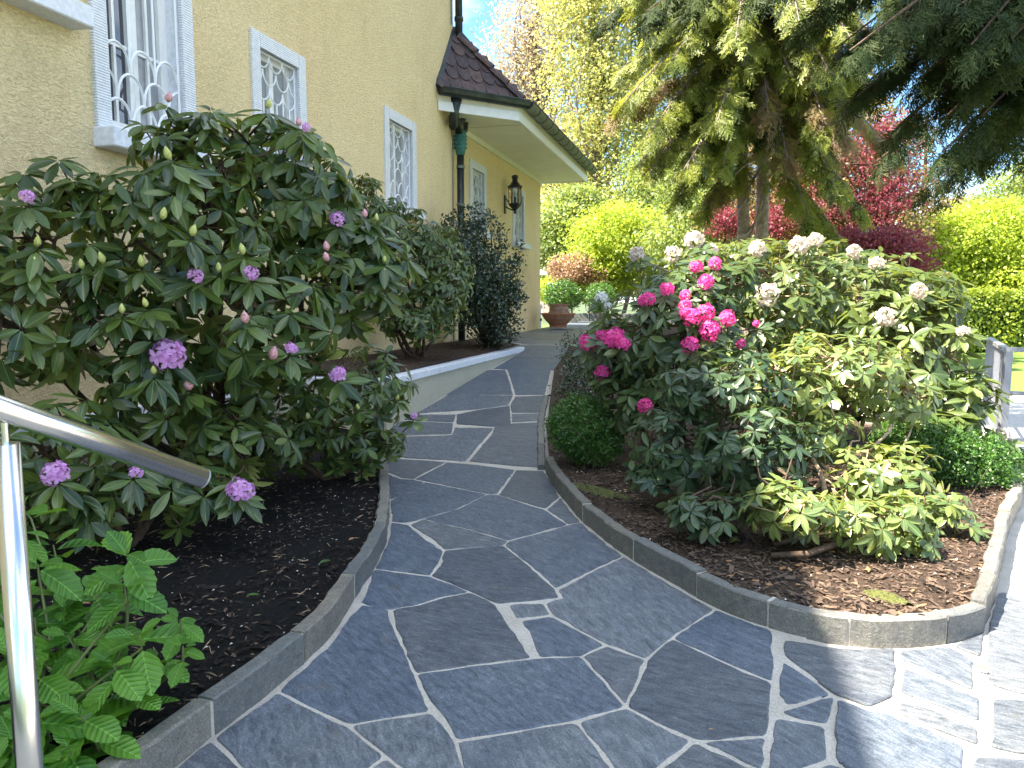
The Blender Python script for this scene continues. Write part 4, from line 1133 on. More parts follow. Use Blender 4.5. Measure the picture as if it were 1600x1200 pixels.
def twig_tubes(m, base_pts, P, A, r=0.006, seg=4, sag=0.0):
    for p, a in zip(P, A):
        d = np.linalg.norm(base_pts - p, axis=1); h = base_pts[np.argmin(d + NR.random(len(d)) * 0.22)]
        mid = (h * 0.45 + p * 0.55) - a * 0.05 + NR.normal(0, 0.025, 3)
        m.tube([Vector(h), Vector(h * 0.75 + mid * 0.25), Vector(mid), Vector(p - a * 0.01)], [r * 1.5, r * 1.3, r, r * 0.7], seg, False)
def limb(m, a, b, r0, r1, wob=0.06, n=7, seg=7):
    a, b = np.array(a, float), np.array(b, float); pts = []; o1 = NR.normal(0, wob, 3); o2 = NR.normal(0, wob, 3)
    for i in range(n + 1):
        t = i / n; p = a * (1 - t) + b * t + o1 * math.sin(math.pi * t) + o2 * math.sin(2 * math.pi * t) * 0.6
        p[2] += 0.10 * np.linalg.norm((b - a)[:2]) * math.sin(math.pi * t) * -1 * (1 - t)
        pts.append(p)
    m.tube([Vector(p) for p in pts], [r0 + (r1 - r0) * i / n for i in range(n + 1)], seg, False)
    return np.array(pts)
def to_object_leaves(root, Ms, tpls, mat, nmax, name='leaf'):
    """largest leaves seen from the camera as parts, the others joined"""
    c = Ms[:, :, 3]; L = np.linalg.norm(Ms[:, :, 0], axis=1)
    app = L / np.linalg.norm(c - CAMP, axis=1)
    nz = Ms[:, :, 2]; face = np.abs((norm(nz) * norm(CAMP - c)).sum(1)) * 0.5 + 0.5
    # leaves on the near side come first
    mid = c.mean(0); near = ((c - mid) * norm(CAMP - mid)).sum(1); near = (near - near.min()) / (np.ptp(near) + 1e-6)
    order = np.argsort(-(app * face * (0.5 + near)))
    sel, rest = order[:nmax], order[nmax:]
    meshes = []
    for t in tpls:
        me = mesh_np(name, t[0], [f for f in (t[1], t[2]) if len(f)], smooth=True); me.materials.append(mat); meshes.append(me)
    off = np.array(root.location)
    for j, i in enumerate(sel):
        o = bpy.data.objects.new(name, meshes[j % len(meshes)]); COL.objects.link(o); o.parent = root
        m4 = np.eye(4); m4[:3, :] = Ms[i]; m4[:3, 3] -= off
        o.matrix_basis = Matrix(m4.tolist())
    if len(rest):
        parts = []
        for k in range(len(tpls)):
            r = rest[k::len(tpls)]
            if len(r): 
                q = Ms[r].copy(); q[:, :, 3] -= off; parts.append(batch(tpls[k], q))
        V, F, v = merge(parts); me = mesh_np('foliage', V, F, v, smooth=True); obj('foliage', me, mat, root, kind='stuff')

RH_T = [leaf_template(0.34, 4, 0.16, 0.16), leaf_template(0.38, 4, 0.12, 0.06, 0.15), leaf_template(0.31, 4, 0.20, 0.28), leaf_template(0.36, 4, 0.10, -0.04, 0.1)]
SM_T = [leaf_template(0.36, 2, 0.15, 0.12), leaf_template(0.40, 2, 0.1, 0.2, 0.1)]

# flower truss: florets with five petals on a dome
def truss_mesh(name, mat, nf=13, R=0.062, fs=0.042, seed=1, wild=0.1):
    rg = np.random.default_rng(seed); parts = []
    pt = leaf_template(0.62, 3, 0.22, 0.30, 0.35, 0.03)
    pv, pq, ptt = pt
    Ms = []; var = []
    for i in range(nf):
        z = 1 - (i + 0.5) / nf * 1.15; ph = i * 2.399
        r = math.sqrt(max(0, 1 - z * z)); g = norm(np.array((r * math.cos(ph), r * math.sin(ph), z)) + rg.normal(0, wild * (1.6 if nf < 12 else 1.2), 3))
        c = g * R * rg.uniform(0.6, 0.9); u = norm(np.cross(g, (0.2, 0.5, 0.3))); v = np.cross(g, u); a0 = rg.random() * 6
        for k in range(5):
            a = a0 + 2 * math.pi * k / 5; rad = math.cos(a) * u + math.sin(a) * v
            d = rad * 0.9 + g * rg.uniform(0.15, 0.65) + rg.normal(0, 0.12, 3); Ms.append(frames(c[None], d[None], g[None] + 0.001, np.array([fs * rg.uniform(0.85, 1.15)]))[0]); var.append(rg.uniform(0.3, 1))
    Ms = np.array(Ms); V, F, vv = batch(pt, Ms, np.array(var))
    me = mesh_np(name, V, F, smooth=True)
    # throat colour by vertex distance along petal
    k = len(pv); vals = np.repeat(np.array(var), k) * np.tile(np.where(pv[:, 0] < 0.15, 0.05, 1.0), len(Ms))
    at_ = me.attributes.new('var', 'FLOAT', 'POINT'); at_.data.foreach_set('value', vals.astype(np.float32))
    me.materials.append(mat); return me
TR = {c: [truss_mesh('flower_cluster', M[m_], nf, R, fs, s_) for s_ in (1, 2, 3)] for c, m_, nf, R, fs in
      (('lilac', 'lilac', 13, 0.078, 0.040), ('pink', 'pink', 17, 0.068, 0.031), ('cream', 'cream', 10, 0.088, 0.058), ('white', 'white_petal', 9, 0.075, 0.045))}
def bud_mesh(mat, pts, seed=0):
    m = MB(); m.lathe(pts, (0, 0, 0), 8); me = bpy.data.meshes.new('bud'); me.from_pydata(m.v, [], m.f)
    rg = random.Random(seed)
    for v_ in me.vertices: v_.co.x *= 1 + rg.uniform(-.12, .12); v_.co.y *= 1 + rg.uniform(-.12, .12)
    me.polygons.foreach_set('use_smooth', [True] * len(me.polygons)); me.update(); me.materials.append(mat); return me
BP = [(0.0, 0), (0.006, 0.002), (0.0125, 0.012), (0.0135, 0.022), (0.010, 0.034), (0.004, 0.044), (0.0, 0.048)]
BUD = {'green': bud_mesh(M['budgreen'], BP, 1), 'pink': bud_mesh(M['budpink'], [(r * 1.25, z * 1.05) for r, z in BP], 2)}
def basis_to(axis):
    return Vector(axis).to_track_quat('Z', 'Y').to_matrix().to_4x4()
def put_part(root, name, me, p, axis, sc=1.0, spin=None):
    o = bpy.data.objects.new(name, me); COL.objects.link(o); o.parent = root
    o.matrix_basis = Matrix.Translation(Vector(p) - root.location) @ basis_to(axis) @ Matrix.Rotation(rnd.uniform(0, 6.28) if spin is None else spin, 4, 'Z') @ Matrix.Scale(sc, 4)
    return o
def surf_depth(x, y, blobs, fallback):
    r = np.array(ray(x, y)); o = CAMP; best = None
    for c, R in blobs:
        c = np.array(c); R = np.array(R); a = (r / R) @ (r / R); b = 2 * ((o - c) / R) @ (r / R); cc = ((o - c) / R) @ ((o - c) / R) - 1
        disc = b * b - 4 * a * cc
        if disc > 0:
            t = (-b - math.sqrt(disc)) / (2 * a)
            if t > 0 and (best is None or t < best): best = t
    if best is None: return at(x, y, fallback)
    return Vector(o + r * best)
def B(x, y, Y, rx, ry=None, rz=None):
    ry = rx if ry is None else ry; rz = rx if rz is None else rz
    p = at(x, y, Y); return ((p.x, p.y, p.z), (rx, ry, rz))
def shrub(name, label, cat, base, blobs, nwh, L, mat, tpls=RH_T, k=(7, 10), nobj=260, e=(-0.45, 0.4), droop=0.25, up=0.5, flowers=(), buds=(), group=None, stem_mat=None,
          trunk=((0, 0),), r0=0.035, facing=0.35, inner=0.4, extra=(), twig=0.005, wob=0.06, fall=4.5, newgrowth=None):
    base = Vector(base); root = thing(name, label, cat, base, group)
    P, A = sample_shell(blobs, nwh, inner, facing=facing)
    ax = norm(A + np.array((0, 0, up)) + NR.normal(0, 0.2, A.shape))
    fl = []
    for f in flowers:
        x, y, colour, sc = f[:4]; p = surf_depth(x, y, blobs, f[4] if len(f) > 4 else fall)
        p = p + (Vector(CAMP) - p).normalized() * 0.05
        to = (Vector(CAMP) - p).normalized(); a = (to * 0.75 + Vector((0, 0, 0.75)) + Vector((rnd.uniform(-.3, .3), 0, 0))).normalized()
        fl.append((p, a)); put_part(root, 'flower_cluster', rnd.choice(TR[colour]), p, a, sc * rnd.uniform(0.92, 1.08))
    bl = []
    for f in buds:
        x, y, colour, sc = f[:4]; p = surf_depth(x, y, blobs, f[4] if len(f) > 4 else fall); p = p + (Vector(CAMP) - p).normalized() * 0.03
        a = (Vector((0, 0, 1)) + (Vector(CAMP) - p).normalized() * 0.35 + Vector((rnd.uniform(-.3, .3), rnd.uniform(-.2, .2), 0))).normalized()
        bl.append((p, a)); put_part(root, 'bud', BUD[colour], p, a, sc * 1.15)
    for x, y, Y in extra:
        p = at(x, y, Y); to = (Vector(CAMP) - p).normalized(); a = (to * 0.5 + Vector((0, 0, 0.8))).normalized(); bl.append((p, a))
    Ms = []
    for p, a in zip(P, ax): Ms.append(whorl(p, a, NR.integers(*k), L * NR.uniform(0.8, 1.12), e[0], e[1], droop))
    for (p, a), kind in [(q, 'f') for q in fl] + [(q, 'b') for q in bl]:
        pp_ = np.array(p) - np.array(a) * (0.045 if kind == 'f' else 0.012)
        Ms.append(whorl(pp_, np.array(a), 9, L * 1.02, -0.25, 0.15, droop * 0.7)); 
    Ms = np.concatenate(Ms)
    to_object_leaves(root, Ms, tpls, mat, nobj)
    # woody part
    m = MB(); hubs = [B(1330,690,4.3,.40,.35,.24), B(1420,680,4.5,.30,.3,.24), B(1240,720,4.1,.25,.3,.22), ]
    for bi, (c, R) in enumerate(blobs):
        t0 = trunk[bi % len(trunk)]
        st = np.array(base) + np.array((t0[0], t0[1], -0.03)); en = np.array(c) - np.array((0, 0, R[2] * 0.25))
        hubs.append(limb(m, st, en, r0 * NR.uniform(0.7, 1.1), r0 * 0.35, wob))
        for _ in range(4):
            g = norm(NR.normal(size=3)); g[2] = abs(g[2]) * 0.6; hubs.append(limb(m, en, np.array(c) + np.array(R) * g * 0.6, r0 * 0.35, r0 * 0.18, wob * 0.6, 4, 5))
    HB = np.concatenate(hubs)
    allP = np.concatenate([P] + ([np.array([np.array(p) - np.array(a) * 0.03 for p, a in fl + bl])] if fl or bl else [])); allA = np.concatenate([ax] + ([np.array([np.array(a) for p, a in fl + bl])] if fl or bl else []))
    HBn = HB[HB[:, 2] > base.z + 0.03]
    twig_tubes(m, HBn, allP, allA, twig)
    m.build('stems', stem_mat or M['bark'], root, smooth=True)
    return root

# big lilac rhododendron before the house
bl1 = [B(90,405,3.95,.52,.45,.42), B(290,375,4.15,.50,.5,.55), B(315,270,4.3,.36,.35,.32), B(445,295,4.7,.42,.45,.36), B(540,420,4.9,.42,.4,.40),
       B(405,495,4.2,.48,.45,.36), B(235,590,3.9,.28,.3,.27), B(30,490,3.7,.42,.4,.30), B(525,350,4.9,.30,.3,.25), B(385,225,4.5,.30,.3,.2), B(300,215,4.2,.18,.25,.16), B(320,620,4.6,.42,.35,.3), B(160,330,4.0,.35,.3,.22), B(470,440,4.6,.35,.35,.3), B(170,500,3.8,.35,.3,.3)]
fl1 = [(262,557,'lilac',1.0), (527,343,'lilac',.55), (305,432,'lilac',.55), (393,428,'lilac',.55), (528,586,'lilac',.62), (42,308,'lilac',.42), (478,200,'lilac',.3), (455,545,'lilac',.45)]
bu1 = [(58,385,'green',1), (128,420,'green',.9), (162,412,'green',1.1), (222,417,'green',1.1), (299,369,'green',1.1), (265,250,'green',1.2), (254,343,'green',1.1), (380,398,'green',1.1), (191,490,'green',.9), (229,480,'green',.9),
       (511,392,'pink',1), (511,409,'pink',1), (384,505,'pink',1.1), (424,562,'pink',1.3), (295,610,'pink',1.2), (570,340,'pink',.9), (588,346,'green',.9), (582,452,'pink',.7), (467,197,'pink',.8), (240,585,'green',.9), (262,160,'pink',1.0),
       (418,170,'green',1), (342,425,'green',.9), (52,415,'green',.8), (600,430,'green',.8), (600,410,'green',.8)]
t0 = atz(300, 725, 0.08)
shrub('rhododendron', 'large rhododendron with lilac flowers and long glossy leaves against the roughcast wall', 'rhododendron', t0, bl1, 470, .15, M['rhodo'], extra=[(330,168,4.3),(432,185,4.6),(520,243,4.8),(92,245,4.0),(35,265,3.9),(610,330,5.0),(225,190,4.2),(470,215,4.6),(-10,330,3.8)],
      flowers=fl1, buds=bu1, nobj=300, droop=.42, facing=.45, r0=.042, trunk=((0, 0), (.05, .08), (-.04, .05)), fall=4.2)
# its low skirt nearer the camera
bl1b = [B(70,690,3.25,.34,.3,.22), B(250,760,3.5,.40,.3,.20), B(120,790,3.3,.30,.25,.16), B(380,690,4.0,.30,.3,.22)]
fl1b = [(86,742,'lilac',.72), (375,768,'lilac',.78), (212,738,'lilac',.4,3.9)]
shrub('rhododendron', 'low rhododendron with two lilac flowers and dark leaves behind the steel handrail', 'rhododendron', atz(200, 850, 0.08), bl1b, 110, .125, M['rhodo'],
      flowers=fl1b, buds=[(108,770,'green',1.0)], nobj=240, droop=.45, facing=.4, r0=.022, inner=.5, fall=3.4)
bl1c = [B(500,610,4.9,.42,.35,.34), B(590,600,5.2,.24,.25,.3), B(540,690,5.0,.38,.3,.20), B(430,680,4.8,.34,.3,.24), B(350,690,5.0,.3,.3,.2), B(560,690,5.0,.25,.25,.2)]
shrub('rhododendron', 'dense dark rhododendron reaching over the path edge beside the low white capped wall', 'rhododendron', atz(520, 745, 0.08), bl1c, 240, .10, M['rhodo'],
      flowers=[(647,650,'lilac',.3,5.1)], buds=[(560,640,'green',.8), (620,625,'green',.8), (480,655,'green',.8)], nobj=240, droop=.35, facing=.4, r0=.022, inner=.5)
# shrub on the raised bed against the wall
bl2 = [B(560,330,8.6,.55,.5,.40), B(630,395,8.8,.62,.5,.55), B(680,460,9.0,.42,.45,.50), B(640,500,8.6,.4,.4,.3), B(700,400,9.6,.3,.3,.4)]
shrub('rhododendron', 'tall narrow leaved evergreen shrub on the raised bed beside the house windows', 'rhododendron', SL(8.6, 3.5, .56), bl2 + [B(590,370,8.5,.5,.4,.5), B(690,430,9.4,.4,.4,.5)], 680, .11, M['rhodo'], tpls=SM_T,
      nobj=200, droop=.45, facing=.4, r0=.03, inner=.55, k=(6, 9))

# small leaved shrubs
def leafy(name, label, cat, base, blobs, n, L, mat, tpl=None, group=None, stems=26, stem_mat=None, r0=0.012, inner=0.5, facing=.3, kind=None, partname='foliage', nobj=0, cl=10, spread=.05):
    base = Vector(base); root = thing(name, label, cat, base, group)
    nc = max(8, n // cl); P, A = sample_shell(blobs, nc, inner, facing=facing)
    P = np.repeat(P, cl, 0); A = np.repeat(A, cl, 0); P = P + NR.normal(0, spread, P.shape); A = norm(A + np.array((0, 0, .4)) + NR.normal(0, .55, A.shape))
    d = norm(NR.normal(0, 1, A.shape) + A * 0.7); cv = np.repeat(NR.random(nc), cl) * 0.7 + NR.random(len(P)) * 0.3
    Ms = frames(P, d, A + .001, L * NR.uniform(.65, 1.2, len(P)))
    Ms[:, :, 3] -= np.array(base)
    V, F, v = batch(tpl or LOWT, Ms, cv[:len(Ms)]); obj(partname, mesh_np(partname, V, F, v), mat, root, kind='stuff')
    m = MB()
    for i in range(stems):
        j = NR.integers(len(P)); q = P[j]; a = np.array(base) + np.array((NR.normal(0, .05), NR.normal(0, .05), -.05))
        mid = a * .4 + q * .6 + NR.normal(0, .05, 3); mid[2] -= .05
        m.tube([Vector(a), Vector(mid), Vector(q)], [r0, r0 * .6, r0 * .3], 4, False)
    m.build('stems', stem_mat or M['bark'], root)
    return root
LOWT = leaf_template(0.55, 1, 0.15, 0.1)
hb = [B(765,420,11.2,.50,.5,.75), B(735,370,11.2,.42,.4,.42), B(772,495,11,.42,.4,.4), B(800,450,11.2,.2,.3,.5), B(700,370,11.4,.25,.3,.3)]
leafy('holly_shrub', 'glossy dark small leaved shrub climbing round the rain pipe on the house corner', 'shrub', SL(11.3, 3.35, .56), hb + [B(715,420,10.6,.35,.4,.6), B(745,450,10.6,.45,.4,.6)], 8500, .062, M['holly'], stems=150, r0=.012, inner=.75, facing=.2, spread=.04)
leafy('boxwood', 'round fresh green clipped boxwood at the path kerb below the magenta flowers', 'boxwood', atz(915, 722, .09), [B(910,666,5.4,.25,.25,.22), B(925,690,5.4,.22,.22,.15)], 11000, .025, M['box'], stems=10, r0=.004, inner=.35, spread=.014)
leafy('boxwood', 'dark green boxwood mound in the kerb corner before the metal fence', 'boxwood', atz(1510, 800, .09), [B(1500,735,4.95,.36,.35,.28), B(1560,745,5.2,.28,.3,.22), B(1440,700,5.0,.3,.3,.2)], 17000, .026, M['box'], stems=8, r0=.004, inner=.35, spread=.016)
leafy('edging_shrub', 'low dark fine leaved shrub spilling over the ramp edge behind the boxwood', 'shrub', atramp(885, 640), [B(900,600,7.2,.22,.5,.24), B(905,560,8.6,.25,.7,.3)], 2600, .035, M['holly'], stems=30, r0=.005, inner=.5, spread=.03)

# magenta rhododendron
bp = [B(1055,520,5.35,.52,.5,.42), B(975,555,5.6,.30,.35,.30), B(1110,440,5.6,.34,.35,.26), B(990,620,5.3,.28,.3,.25)]
fp = [(1013,468,'pink',.72), (1041,453,'pink',.8), (1087,418,'pink',.7), (1118,412,'pink',.75), (1103,442,'pink',.85), (1070,478,'pink',.7), (1082,496,'pink',.9), (1103,490,'pink',.9), (1136,498,'pink',.9), (1110,517,'pink',1.15), (1079,539,'pink',.85),
      (1005,470,'pink',.6), (942,582,'pink',.9), (1008,636,'pink',.8), (918,537,'pink',1.0), (958,530,'pink',1.1), (940,525,'pink',.7), (972,538,'pink',.8), (1041,602,'pink',.5), (1158,538,'pink',.5), (1072,490,'pink',.7), (1182,506,'pink',.4), (1070,462,'pink',.6)]
shrub('rhododendron', 'rhododendron covered in bright magenta flowers beside the slate path', 'rhododendron', atz(1085, 790, .09) + Vector((0, .9, 0)), bp, 250, .115, M['pink_leaf'], flowers=fp, nobj=280, droop=.2, up=.8, r0=.026, fall=5.3)
# small leaved, no flowers, in front
bf = [B(1130,600,4.35,.42,.35,.20), B(1075,690,4.3,.36,.35,.24), B(1180,700,4.0,.34,.3,.26), B(1110,795,3.65,.22,.2,.10), B(1220,790,3.6,.2,.2,.12), B(1020,740,4.2,.12,.12,.06)]
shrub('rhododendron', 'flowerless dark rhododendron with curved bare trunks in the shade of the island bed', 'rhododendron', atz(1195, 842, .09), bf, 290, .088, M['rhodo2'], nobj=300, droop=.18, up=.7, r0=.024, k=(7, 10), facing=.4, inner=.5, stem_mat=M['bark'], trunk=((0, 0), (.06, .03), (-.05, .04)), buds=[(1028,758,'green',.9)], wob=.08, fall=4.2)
bs = [B(1310,565,4.7,.44,.4,.20), B(1240,600,4.5,.30,.35,.20), B(1390,610,4.7,.3,.3,.2), B(1270,670,4.5,.3,.3,.18), B(1390,740,4.1,.34,.3,.18), B(1345,800,3.5,.34,.22,.12), B(1240,790,3.45,.22,.2,.12), B(1460,800,3.8,.26,.2,.14), B(1420,840,3.45,.2,.15,.07)]
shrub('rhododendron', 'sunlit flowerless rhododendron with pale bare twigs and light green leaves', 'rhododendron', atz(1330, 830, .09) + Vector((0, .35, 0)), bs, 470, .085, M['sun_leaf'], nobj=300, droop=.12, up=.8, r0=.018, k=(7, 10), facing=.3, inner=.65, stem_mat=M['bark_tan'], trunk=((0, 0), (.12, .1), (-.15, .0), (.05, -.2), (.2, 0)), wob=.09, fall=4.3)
# cream rhododendron behind
bc = [B(1180,560,6.1,.42,.4,.35), B(1290,575,6.2,.42,.4,.38), B(1390,590,6.1,.36,.4,.35), B(1230,455,6.3,.66,.55,.42), B(1370,480,6.2,.66,.55,.46), B(1060,450,6.6,.46,.45,.32), B(1180,420,6.6,.5,.4,.28), B(1320,420,6.5,.5,.4,.24)]
fc = [(995,397,'cream',.65), (1052,398,'cream',.75), (1085,376,'cream',.8), (1112,394,'cream',.7), (1183,390,'cream',.75), (1250,384,'cream',.8), (1275,376,'cream',.7), (1335,395,'cream',.7), (1198,462,'cream',1.1), (1370,412,'cream',.6),
      (940,465,'white',.75,6.6), (950,478,'white',.5,6.6)]
shrub('rhododendron', 'tall rhododendron with cream white flowers on top and woody stems in the sun', 'rhododendron', at(1260, 660, 6.4), bc, 470, .12, M['cream_leaf'], flowers=fc, nobj=300, droop=.12, up=.9, r0=.03, inner=.6, stem_mat=M['bark_tan'], trunk=((0, 0), (.3, .1), (-.4, 0)), fall=6)
bc2 = [B(1440,560,5.4,.40,.4,.42), B(1500,640,5.2,.30,.3,.28), B(1390,480,5.6,.3,.3,.3), B(1450,680,5.1,.34,.3,.22), B(1440,480,5.6,.26,.3,.26)]
fc2 = [(1385,497,'cream',.75), (1435,456,'cream',.65), (1565,680,'cream',.5,5.2), (1505,518,'cream',.45)]
shrub('rhododendron', 'broad leaved rhododendron with fading cream flowers at the metal fence', 'rhododendron', at(1440, 770, 5.3), bc2, 190, .135, M['cream_leaf'], flowers=fc2, nobj=280, droop=.1, up=.6, r0=.026, inner=.6, fall=5.3)

# hydrangea at the lower left
HY_T = [leaf_template(0.60, 11, 0.10, 0.14, 0.05, 0.006), leaf_template(0.56, 11, 0.16, 0.24, 0.1, 0.006)]
for t_ in HY_T:
    for i_ in range(11):
        for c_ in (1, 3):
            t_[0][3 * i_ + c_, 1] *= 1.05 if i_ % 2 else 0.95; t_[0][3 * i_ + c_, 0] += 0.02 if i_ % 2 else 0
def hydrangea():
    base = atz(110, 1120, .08); root = thing('hydrangea', 'bright green young hydrangea in black soil beside the handrail post', 'hydrangea', base)
    spots = [(200,872,2.15,1.1),(196,925,2.1,1.0),(150,935,2.2,1.0),(60,890,2.2,1.25),(30,840,2.3,1.0),(218,1000,2.0,1.1),(110,1000,2.1,.9),(60,1060,1.95,1.2),(180,1045,1.95,1.0),(25,965,2.2,1.1),(130,1125,1.85,1.2),(60,1130,1.85,1.2),
             (15,1030,2.0,1.1),(100,930,2.3,1.0),(282,975,2.0,.55),(286,1018,1.98,.5),(160,1090,2.0,.8),(20,1170,1.8,1.2),(110,1180,1.8,1.0),(85,860,2.5,1.1),(-40,900,2.1,1.2),(-40,1050,2.0,1.2),(170,985,2.15,.9),(90,1085,2.1,1.1),(140,1040,2.1,1.0),(250,1040,2.05,.7),(55,975,2.15,1.1),(0,920,2.3,1.1),(210,1090,1.95,.8),(150,1160,1.85,1.0),(30,1100,1.9,1.1),(100,960,2.2,1.0),(180,905,2.3,.8),(0,1200,1.75,1.2),(60,1195,1.8,1.1),(40,800,2.5,1.0)]
    Ms = []; m = MB()
    for x, y, Y, sc in spots:
        p = np.array(at(x, y, Y)); 
        ax_ = norm(np.array((NR.normal(0, .2), -.35 + NR.normal(0, .15), 1)))
        u = norm(np.cross(ax_, (.3 + NR.normal(0, .5), .8, .1))); v = np.cross(ax_, u)
        for lev, (h, L, el) in enumerate(((0, .118, -.08), (-.032, .125, -.22), (.022, .065, .55))):
            a0 = lev * math.pi / 2 + NR.normal(0, .2)
            for k in range(2):
                a = a0 + math.pi * k; rad = math.cos(a) * u + math.sin(a) * v
                d = rad * math.cos(el) + ax_ * math.sin(el); q = p + ax_ * h + rad * .008
                Ms.append(frames(q[None], d[None], (ax_ + rad * .1)[None], np.array([L * sc * NR.uniform(.85, 1.15)]))[0])
        b = np.array(base) + np.array((NR.normal(0, .07), NR.normal(0, .06), -.02)); mid = b * .5 + p * .5; mid[:2] += NR.normal(0, .03, 2)
        if sc < .6: b = np.array(atz(215, 1075, .06)); mid = b * .5 + p * .5 + np.array((.01, 0, -.03))
        m.tube([Vector(b), Vector(mid), Vector(p - ax_ * .03), Vector(p + ax_ * .02)], [.006, .005, .0038, .0025], 5, False)
    to_object_leaves(root, np.array(Ms), HY_T, M['hydrangea'], 300)
    m.build('stems', M['stem_green'], root, smooth=True)
hydrangea()

# ------------------------------------------------------------------ litter on the soil
def chips(name, poly, zf, n, mat, L, W_, parent=None, seed=3, clusters=None, lift=.004, region=None):
    rg = np.random.default_rng(seed); xs_ = [p.x for p in poly]; ys_ = [p.y for p in poly]; out = []
    x0, x1, y0, y1 = region or (min(xs_), max(xs_), min(ys_), max(ys_)); t = 0
    while len(out) < n and t < n * 30:
        t += 1; x = rg.uniform(x0, x1); y = y0 + (y1 - y0) * rg.random() ** 1.4
        if inpoly(x, y, poly): out.append((x, y))
    V = []; F = []
    for (x, y) in out:
        a = rg.uniform(0, 6.28); l = L * rg.uniform(.4, 1.5); w = W_ * rg.uniform(.5, 1.4); z = zf(x, y) + lift + rg.uniform(0, .006)
        tx = rg.normal(0, .3); ty = rg.normal(0, .3); c, s_ = math.cos(a), math.sin(a); i = len(V)
        for u, v in ((-l, -w), (l, -w * .6), (l * .9, w), (-l * .8, w * .7)):
            V.append((x + c * u - s_ * v, y + s_ * u + c * v, z + u * tx * .6 + v * ty))
        V.append((x, y, z + .004)); 
        for k in range(4): F.append((i + k, i + (k + 1) % 4, i + 4))
    o = obj(name, mesh_np(name, V, np.array(F)), mat, parent, kind='stuff'); return o
chips('dark_bark_mulch', LBo, zleft, 7000, M['chip_dark'], .010, .004, seed=3, region=(-2.6, 0, 1.6, 6))
chips('brown_bark_pieces', LBo, zleft, 1500, M['chip_brown'], .011, .004, seed=14, region=(-2.2, 0, 1.6, 5.5))
chips('pale_soil_chips', LBo, zleft, 260, M['chip_white'], .0045, .002, seed=4, region=(-2.0, 0, 1.6, 5))
chips('bark_mulch', RB, zright, 9000, M['chip_brown'], .011, .0045, seed=5, region=(0, 4, 2.6, 7))
chips('dark_mulch', RB, zright, 3500, M['chip_dark'], .012, .005, seed=6, region=(0, 4, 2.6, 7))
chips('pale_chips', RB, zright, 260, M['chip_white'], .005, .003, seed=8, region=(0, 4, 2.6, 6))
chips('mulch_on_raised_bed', [SL(6.5, 3.05), SL(11.6, 3.05), SL(12.4, 4.0), SL(6.5, 4.0)], lambda x, y: .575 + .06 * ((x * nL.x + y * nL.y) - 2.9), 1500, M['chip_brown'], .014, .006, seed=9)
chips('large_bark_pieces', RB, zright, 1100, M['chip_brown'], .021, .008, seed=21, region=(0, 4, 2.6, 6.5), lift=.009)
chips('large_dark_bark_pieces', LBo, zleft, 900, M['chip_dark'], .022, .008, seed=22, region=(-2.2, 0, 1.6, 5.5), lift=.009)
chips('needle_litter', RB, zright, 700, M['litter'], .020, .0012, seed=23, region=(0, 4, 2.6, 6.5), lift=.010)
chips('twig_litter', LBo, zleft, 420, M['bark_tan'], .018, .0011, seed=24, region=(-2.2, 0, 1.6, 5.5), lift=.010)
chips('leaf_litter', RB, zright, 160, M['dry'], .016, .010, seed=25, region=(0.6, 4, 2.6, 6.5), lift=.008)
# fallen leaves
lf = mesh_np('fallen_leaf', RH_T[0][0], [RH_T[0][1], RH_T[0][2]], smooth=True); lf.materials.append(M['box']); lf2 = lf.copy(); lf2.materials.clear(); lf2.materials.append(M['dry'])
def fallen(x, y, z, label, L, me, a):
    p = atz(x, y, z); o = bpy.data.objects.new('fallen_leaf', me); COL.objects.link(o)
    o.location = p + Vector((0, 0, .012)); o.rotation_euler = (.15, -.1, a); o.scale = (L, L, L); tag(o, label, 'leaf')
fallen(498, 885, .085, 'fresh green leaf lying on the black soil by the left kerb', .07, lf, .9)
fallen(385, 935, .085, 'small green leaf lying on the black soil in mid bed', .05, lf, .3)
fallen(545, 848, .085, 'pale dry leaf curled at the dark soil edge near the kerb', .05, lf2, 1.2)
fallen(1107, 1146, .006, 'small brown leaf lying on the flagstone in the foreground', .018, lf2, .4)
fallen(120, 948, .085, 'brown dry leaf lying on the soil behind the hydrangea', .05, lf2, .2)
fallen(1545, 1052, .006, 'yellow green leaf lying on the sunlit right hand flagstone', .05, lf, 2.2)
# moss cushions
def moss(x, y, rx, ry, label, n=60):
    p = atz(x, y, .085); rg = random.Random(x); vs = []; fs = []
    for j in range(5):
        for i in range(16):
            a = 2 * math.pi * i / 16; r = (j + 1) / 5 * (1 + rg.uniform(-.18, .18)); vs.append((rx * r * math.cos(a), ry * r * math.sin(a), .022 * (1 - r * r) + rg.uniform(0, .004)))
    vs.append((0, 0, .025)); 
    for i in range(16):
        fs.append((80, i, (i + 1) % 16))
        for j in range(4): a = j * 16 + i; b = j * 16 + (i + 1) % 16; fs.append((a, a + 16, b + 16, b))
    me = bpy.data.meshes.new('moss_patch'); me.from_pydata(vs, [], fs); me.update(); o = obj('moss_patch', me, M['moss'], loc=p); o.rotation_euler = (0, 0, -.9); tag(o, label, 'moss')
moss(935, 768, .30, .07, 'green moss cushion on the soil inside the curving kerb')
moss(1385, 935, .10, .05, 'bright yellow green moss patch in the sunlit soil at the front kerb')
moss(1148, 846, .03, .03, 'small moss tuft standing on the shaded soil of the island bed')
